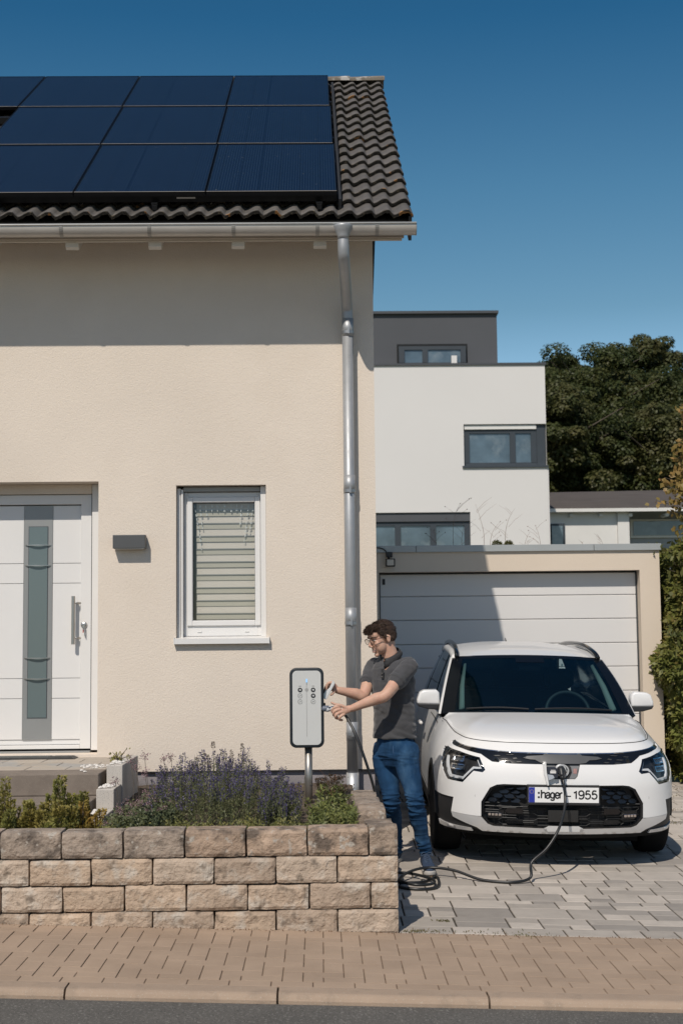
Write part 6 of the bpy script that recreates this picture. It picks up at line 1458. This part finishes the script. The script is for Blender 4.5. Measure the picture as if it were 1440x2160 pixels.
# shoes
shoe_m = mat('navy_knit_shoe', (.020, .038, .075), .85, var=.25, vs=60, bump=.0015, bs=300); sole_m = mat('pale_sole', (.40, .38, .36), .6, var=.08)
def shoe(heel, toe_dir, ln=.29):
    z0 = G(heel.x, heel.y); d = Vector(toe_dir).normalized(); sd = Vector((-d.y, d.x, 0)); h0 = Vector((heel.x, heel.y, z0))
    st_ = thing('shoe', h0, None, None); st_.parent = man; st_.location = h0-_loc(man)
    for k in ('label', 'category'):
        if k in st_: del st_[k]
    b = nb(); rg = []
    for t, w, h in ((-.06, .026, .065), (-.02, .034, .082), (.05, .037, .098), (.09, .037, .092), (.14, .040, .070), (.19, .046, .052), (.235, .044, .040), (.262, .030, .028), (.272, .012, .018)): rg.append((h0+d*t+UP*(.022+h/2), sd*w, UP*h/2, 2.5))
    loft(b, rg, 20); me = remesh(b, .005, 2, lambda c: .0012*noise.noise((c[0]*60, c[1]*60, c[2]*60))); put('upper', me, shoe_m, st_, True)
    b = nb(); ol = []
    for t, w in ((-.075, .012), (-.068, .030), (-.03, .038), (.06, .039), (.13, .043), (.20, .050), (.25, .046), (.277, .028), (.286, .010)): ol.append((t, w))
    pts = [(h0+d*t+sd*w) for t, w in ol]+[(h0+d*t-sd*w) for t, w in ol[::-1]]; prism(b, [(p.x, p.y) for p in pts], z0+.001, z0+.030, 'z', bev=.006); put('sole', b, sole_m, st_, True)
    for k in range(5):
        t = .085+k*.022; hz = float(np.interp(t, [.05, .09, .14, .19], [.120, .114, .092, .074])); c_ = h0+d*t+UP*(hz+.004)
        put('lace', tb([c_-sd*.022-UP*.008, c_+d*.006, c_+sd*.022-UP*.008], .003, 5), mat('lace_navy', (.05, .08, .13), .8) if 'lace_navy' not in bpy.data.materials else bpy.data.materials['lace_navy'], st_)
    c_ = h0+d*.085+UP*.122
    for s in (-1, 1): put('lace', tb(spline([c_, c_+sd*s*.025+UP*.012+d*.01, c_+sd*s*.045+UP*-.008+d*.02, c_+sd*s*.020-UP*.004+d*.012], 4), .0024, 5), bpy.data.materials['lace_navy'], st_)
    return st_
shoe(Vector((aL.x-.0, aL.y+.02, 0)), (.06, -1, 0)); shoe(Vector((aR.x, aR.y+.03, 0)), (-.35, -1, 0))
# ================================================================== charging station and cables
CYY = 10.12
st = thing('charging_station', (-.095, CYY+.06, .45), 'slim charging station with white front and dark rounded frame on a grey pole', 'charging station')
x0, x1, z0, z1 = -.2265, .0190, .920, 1.489
case_m = mat('charger_frame', (.012, .017, .022), .45, var=.03)
def rr_prism(a0, a1, c0, c1, r, ya, yb, bev=.004, n=8): return prism(nb(), rrect(a0, a1, c0, c1, r, n), ya, yb, 'y', bev=bev)
bz = nb(); prism(bz, rrect(x0, x1, z0, z1, .047, 8), CYY-.002, CYY+.095, 'y', bev=.007, seg=3); put('housing', bz, case_m, st, True)
front_m = mat('charger_front', (.56, .565, .55), .35, var=.01)
put('front_panel', rr_prism(x0+.0205, x1-.0205, z0+.0205, z1-.0205, .032, CYY-.006, CYY-.0025, .0012), front_m, st)
mid = (x0+x1)/2; yp = CYY-.0064
put('groove', bx(mid-.0018, mid+.0002, yp-.0006, yp+.0006, 1.000, 1.372), mat('groove_grey', (.20, .20, .20), .5, var=0), st)
led = bpy.data.materials.new('status_light'); led.use_nodes = True; B_ = led.node_tree.nodes['Principled BSDF']; B_.inputs['Base Color'].default_value = (.25, .5, .8, 1); B_.inputs['Emission Color'].default_value = (.35, .65, 1, 1); B_.inputs['Emission Strength'].default_value = .35
put('status_light', prism(nb(), rrect(mid-.0055, mid+.0055, 1.383, 1.412, .005, 5), yp-.0008, yp+.0006, 'y'), led, st)
put('light_slot', bx(mid-.0022, mid+.0022, yp-.0009, yp+.0005, 1.368, 1.386), mat('slot_blue_grey', (.12, .18, .24), .4, var=0), st)
put('reader_mark', lathe(nb(), [(.0125, 0), (.0125, .0012)], (mid, yp-.0010, 1.333), 20, 'y'), mat('reader_grey', (.33, .33, .32), .5, var=0), st)
ik = mat('print_black', (.035, .036, .038), .5, var=0)
for cx, fills in ((mid-.0475, (1, 0, 0)), (mid+.0465, (1, 1, 0))):
    put('caption_mark', bx(cx-.009, cx+.009, yp-.0004, yp+.0006, 1.3575, 1.3605), ik, st)
    for k, f in enumerate(fills):
        z = 1.332-k*.042; ring = nb(); ts = [R(a) for a in range(0, 361, 15)]
        if f: lathe(ring, [(.0165, 0), (.0165, .0014)], (cx, yp-.0012, z), 24, 'y'); bt = put('symbol_disc', ring, ik, st)
        else:
            o_ = [(cx+.0165*math.cos(t), z+.0165*math.sin(t)) for t in ts[:-1]]; i_ = [(cx+.0148*math.cos(t), z+.0148*math.sin(t)) for t in ts[:-1]]
            V = [(p[0], yp-.0008, p[1]) for p in o_+i_]; m_ = len(o_); bt = put('symbol_ring', py(V, [(q, (q+1) % m_, m_+(q+1) % m_, m_+q) for q in range(m_)]), ik, st)
        mk = nb(); yy = yp-.0016
        if f: prism(mk, [(cx-.007, z+.001), (cx-.001, z+.008), (cx+.005, z+.004), (cx+.008, z-.002), (cx+.002, z-.006), (cx-.004, z-.004)], yy, yy+.001, 'y'); put('symbol', mk, front_m, bt)
        else:
            tube(mk, [(cx-.008, yy, z-.006), (cx-.003, yy, z+.004), (cx+.001, yy, z-.002), (cx+.007, yy, z+.006)], .0008, 4); put('symbol', mk, ik, bt)
pole_m = mat('pole_metal', (.36, .34, .31), .38, metal=.75, var=.1, vs=6)
put('pole', tb([(-.095, CYY+.065, .47), (-.095, CYY+.065, .93)], .0275, 28), pole_m, st, True)
put('socket', prism(nb(), [(CYY+.02, 1.235), (CYY+.02, 1.175), (CYY+.09, 1.175), (CYY+.09, 1.235)], x1-.002, x1+.012, 'x', bev=.004), case_m, st)
flp = nb(); prism(flp, [(.021, 1.270), (.038, 1.262), (.100, 1.375), (.085, 1.398), (.060, 1.345), (.022, 1.305)], CYY+.0, CYY+.075, 'y', bev=.004, seg=2)
put('socket_flap', flp, mat('flap_white', (.60, .61, .61), .4, var=.02), st)
flp = nb(); prism(flp, [(.019, 1.300), (.040, 1.340), (.030, 1.262), (.019, 1.270)], CYY-.003, CYY+.078, 'y', bev=.002); put('flap_shade_side', flp, mat('flap_shade_slate', (.12, .16, .19), .4, var=.03), st)  # slate wedge paints the shaded side of the white flap
# charging cable: station plug, lead, car plug
cab = thing('charging_cable', (1.2, 9.9, 0), 'black charging cable looping over the paving from the charging station plug to the car nose', 'charging cable')
pg = thing('plug', (.05, CYY+.05, 1.2), None, None); pg.parent = cab; pg.location = Vector((.05, CYY+.05, 1.2))-_loc(cab)
for k in ('label', 'category'):
    if k in pg: del pg[k]
pgw = mat('plug_white', (.66, .67, .69), .4, var=.02); pgs = mat('plug_slate', (.13, .15, .19), .4, var=.03)
b = nb(); limb(b, [(x1+.004, CYY-.01, 1.198), (x1+.03, CYY-.01, 1.198)], [.0215, .0215], 16, 2); put('plug_collar', b, pgs, pg, True)
b = nb(); limb(b, [(x1+.025, CYY-.012, 1.194), (x1+.055, CYY-.018, 1.200), (.115, 10.060, 1.203), (0.130, 10.085, 1.190), (0.167, 10.085, 1.159)], [.0205, .018, .014, .0145, .013], 16, 4); put('plug_handle', b, pgw, pg, True)
b = nb(); tube(b, [(x1+.030, CYY-.036, 1.206), (x1+.055, CYY-.037, 1.213), (.10, 10.045, 1.214)], .0035, 6); put('plug_stripe', b, pgs, pg, True)
gz = lambda x, y, h=.010: (x, y, G(x, y)+h)
path = [(0.154, 10.085, 1.166), (0.187, 10.080, 1.126), (0.242, 10.020, 1.015), (0.300, 9.980, 0.859), (0.354, 9.980, 0.686), (0.394, 10.020, 0.516), (0.434, 10.120, 0.388)]
lead = spline([Vector(p) for p in path]+[Vector(q) for q in ((.500, 10.15, .22), (.485, 10.0, .055), gz(.52, 9.85), gz(.60, 9.82), gz(.70, 9.86), gz(.80, 10.02), gz(.78, 9.70, .012), gz(.66, 9.60, .012), gz(.52, 9.66, .014), gz(.475, 9.82, .03), gz(.52, 10.02, .035),
     gz(.64, 10.02, .03), gz(.76, 9.86, .024), gz(.74, 9.70, .028), gz(.62, 9.66, .030), gz(.53, 9.78, .036), gz(.60, 9.98, .05), gz(.74, 10.10, .06), gz(.92, 10.04, .055), gz(1.10, 9.93, .014), gz(1.30, 9.86, .012), gz(1.44, 9.90, .035))]+
     [Vector(p) for p in ((1.456, 9.930, 0.123), (1.570, 9.970, 0.213), (1.662, 10.020, 0.330), (1.726, 10.120, 0.455), (1.745, 10.180, 0.549), (1.741, 10.200, 0.641), (1.734, 10.250, 0.717))], 7)
put('lead', tube(nb(), lead, .0100, 12), mat('cable_black', (.012, .013, .014), .38, var=.1), cab, True)
cpg = thing('car_plug', (1.74, 10.25, .72), None, None); cpg.parent = cab; cpg.location = Vector((1.74, 10.25, .72))-_loc(cab)
for k in ('label', 'category'):
    if k in cpg: del cpg[k]
b = nb(); limb(b, [(1.742, 10.34, .722), (1.742, 10.28, .716), (1.733, 10.260, 0.737), (1.735, 10.220, 0.680)], [.033, .031, .024, .0155], 18, 4); put('grip', b, mat('plug_black', (.022, .023, .025), .45, var=.05), cpg, True)
b = nb(); limb(b, [(1.733, 10.225, 0.693), (1.738, 10.205, 0.640)], [.015, .011], 14, 3); put('strain_relief', b, rubber, cpg, True)
for k in range(4): z_ = .712-.010*k; put('grip_rib', bx(1.728+.002*k, 1.756+.002*k, 10.232-.004*k, 10.240, z_-.003, z_), mat('rib_grey', (.10, .10, .105), .5) if k == 0 else bpy.data.materials['rib_grey'], cpg)
b = nb(); lathe(b, [(.040, 0), (.043, .006), (.043, .016), (.036, .02)], (1.742, 10.325, .722), 28, 'y'); put('plug_ring', b, mat('ring_pale', (.55, .56, .56), .4, var=.02), cpg, True)
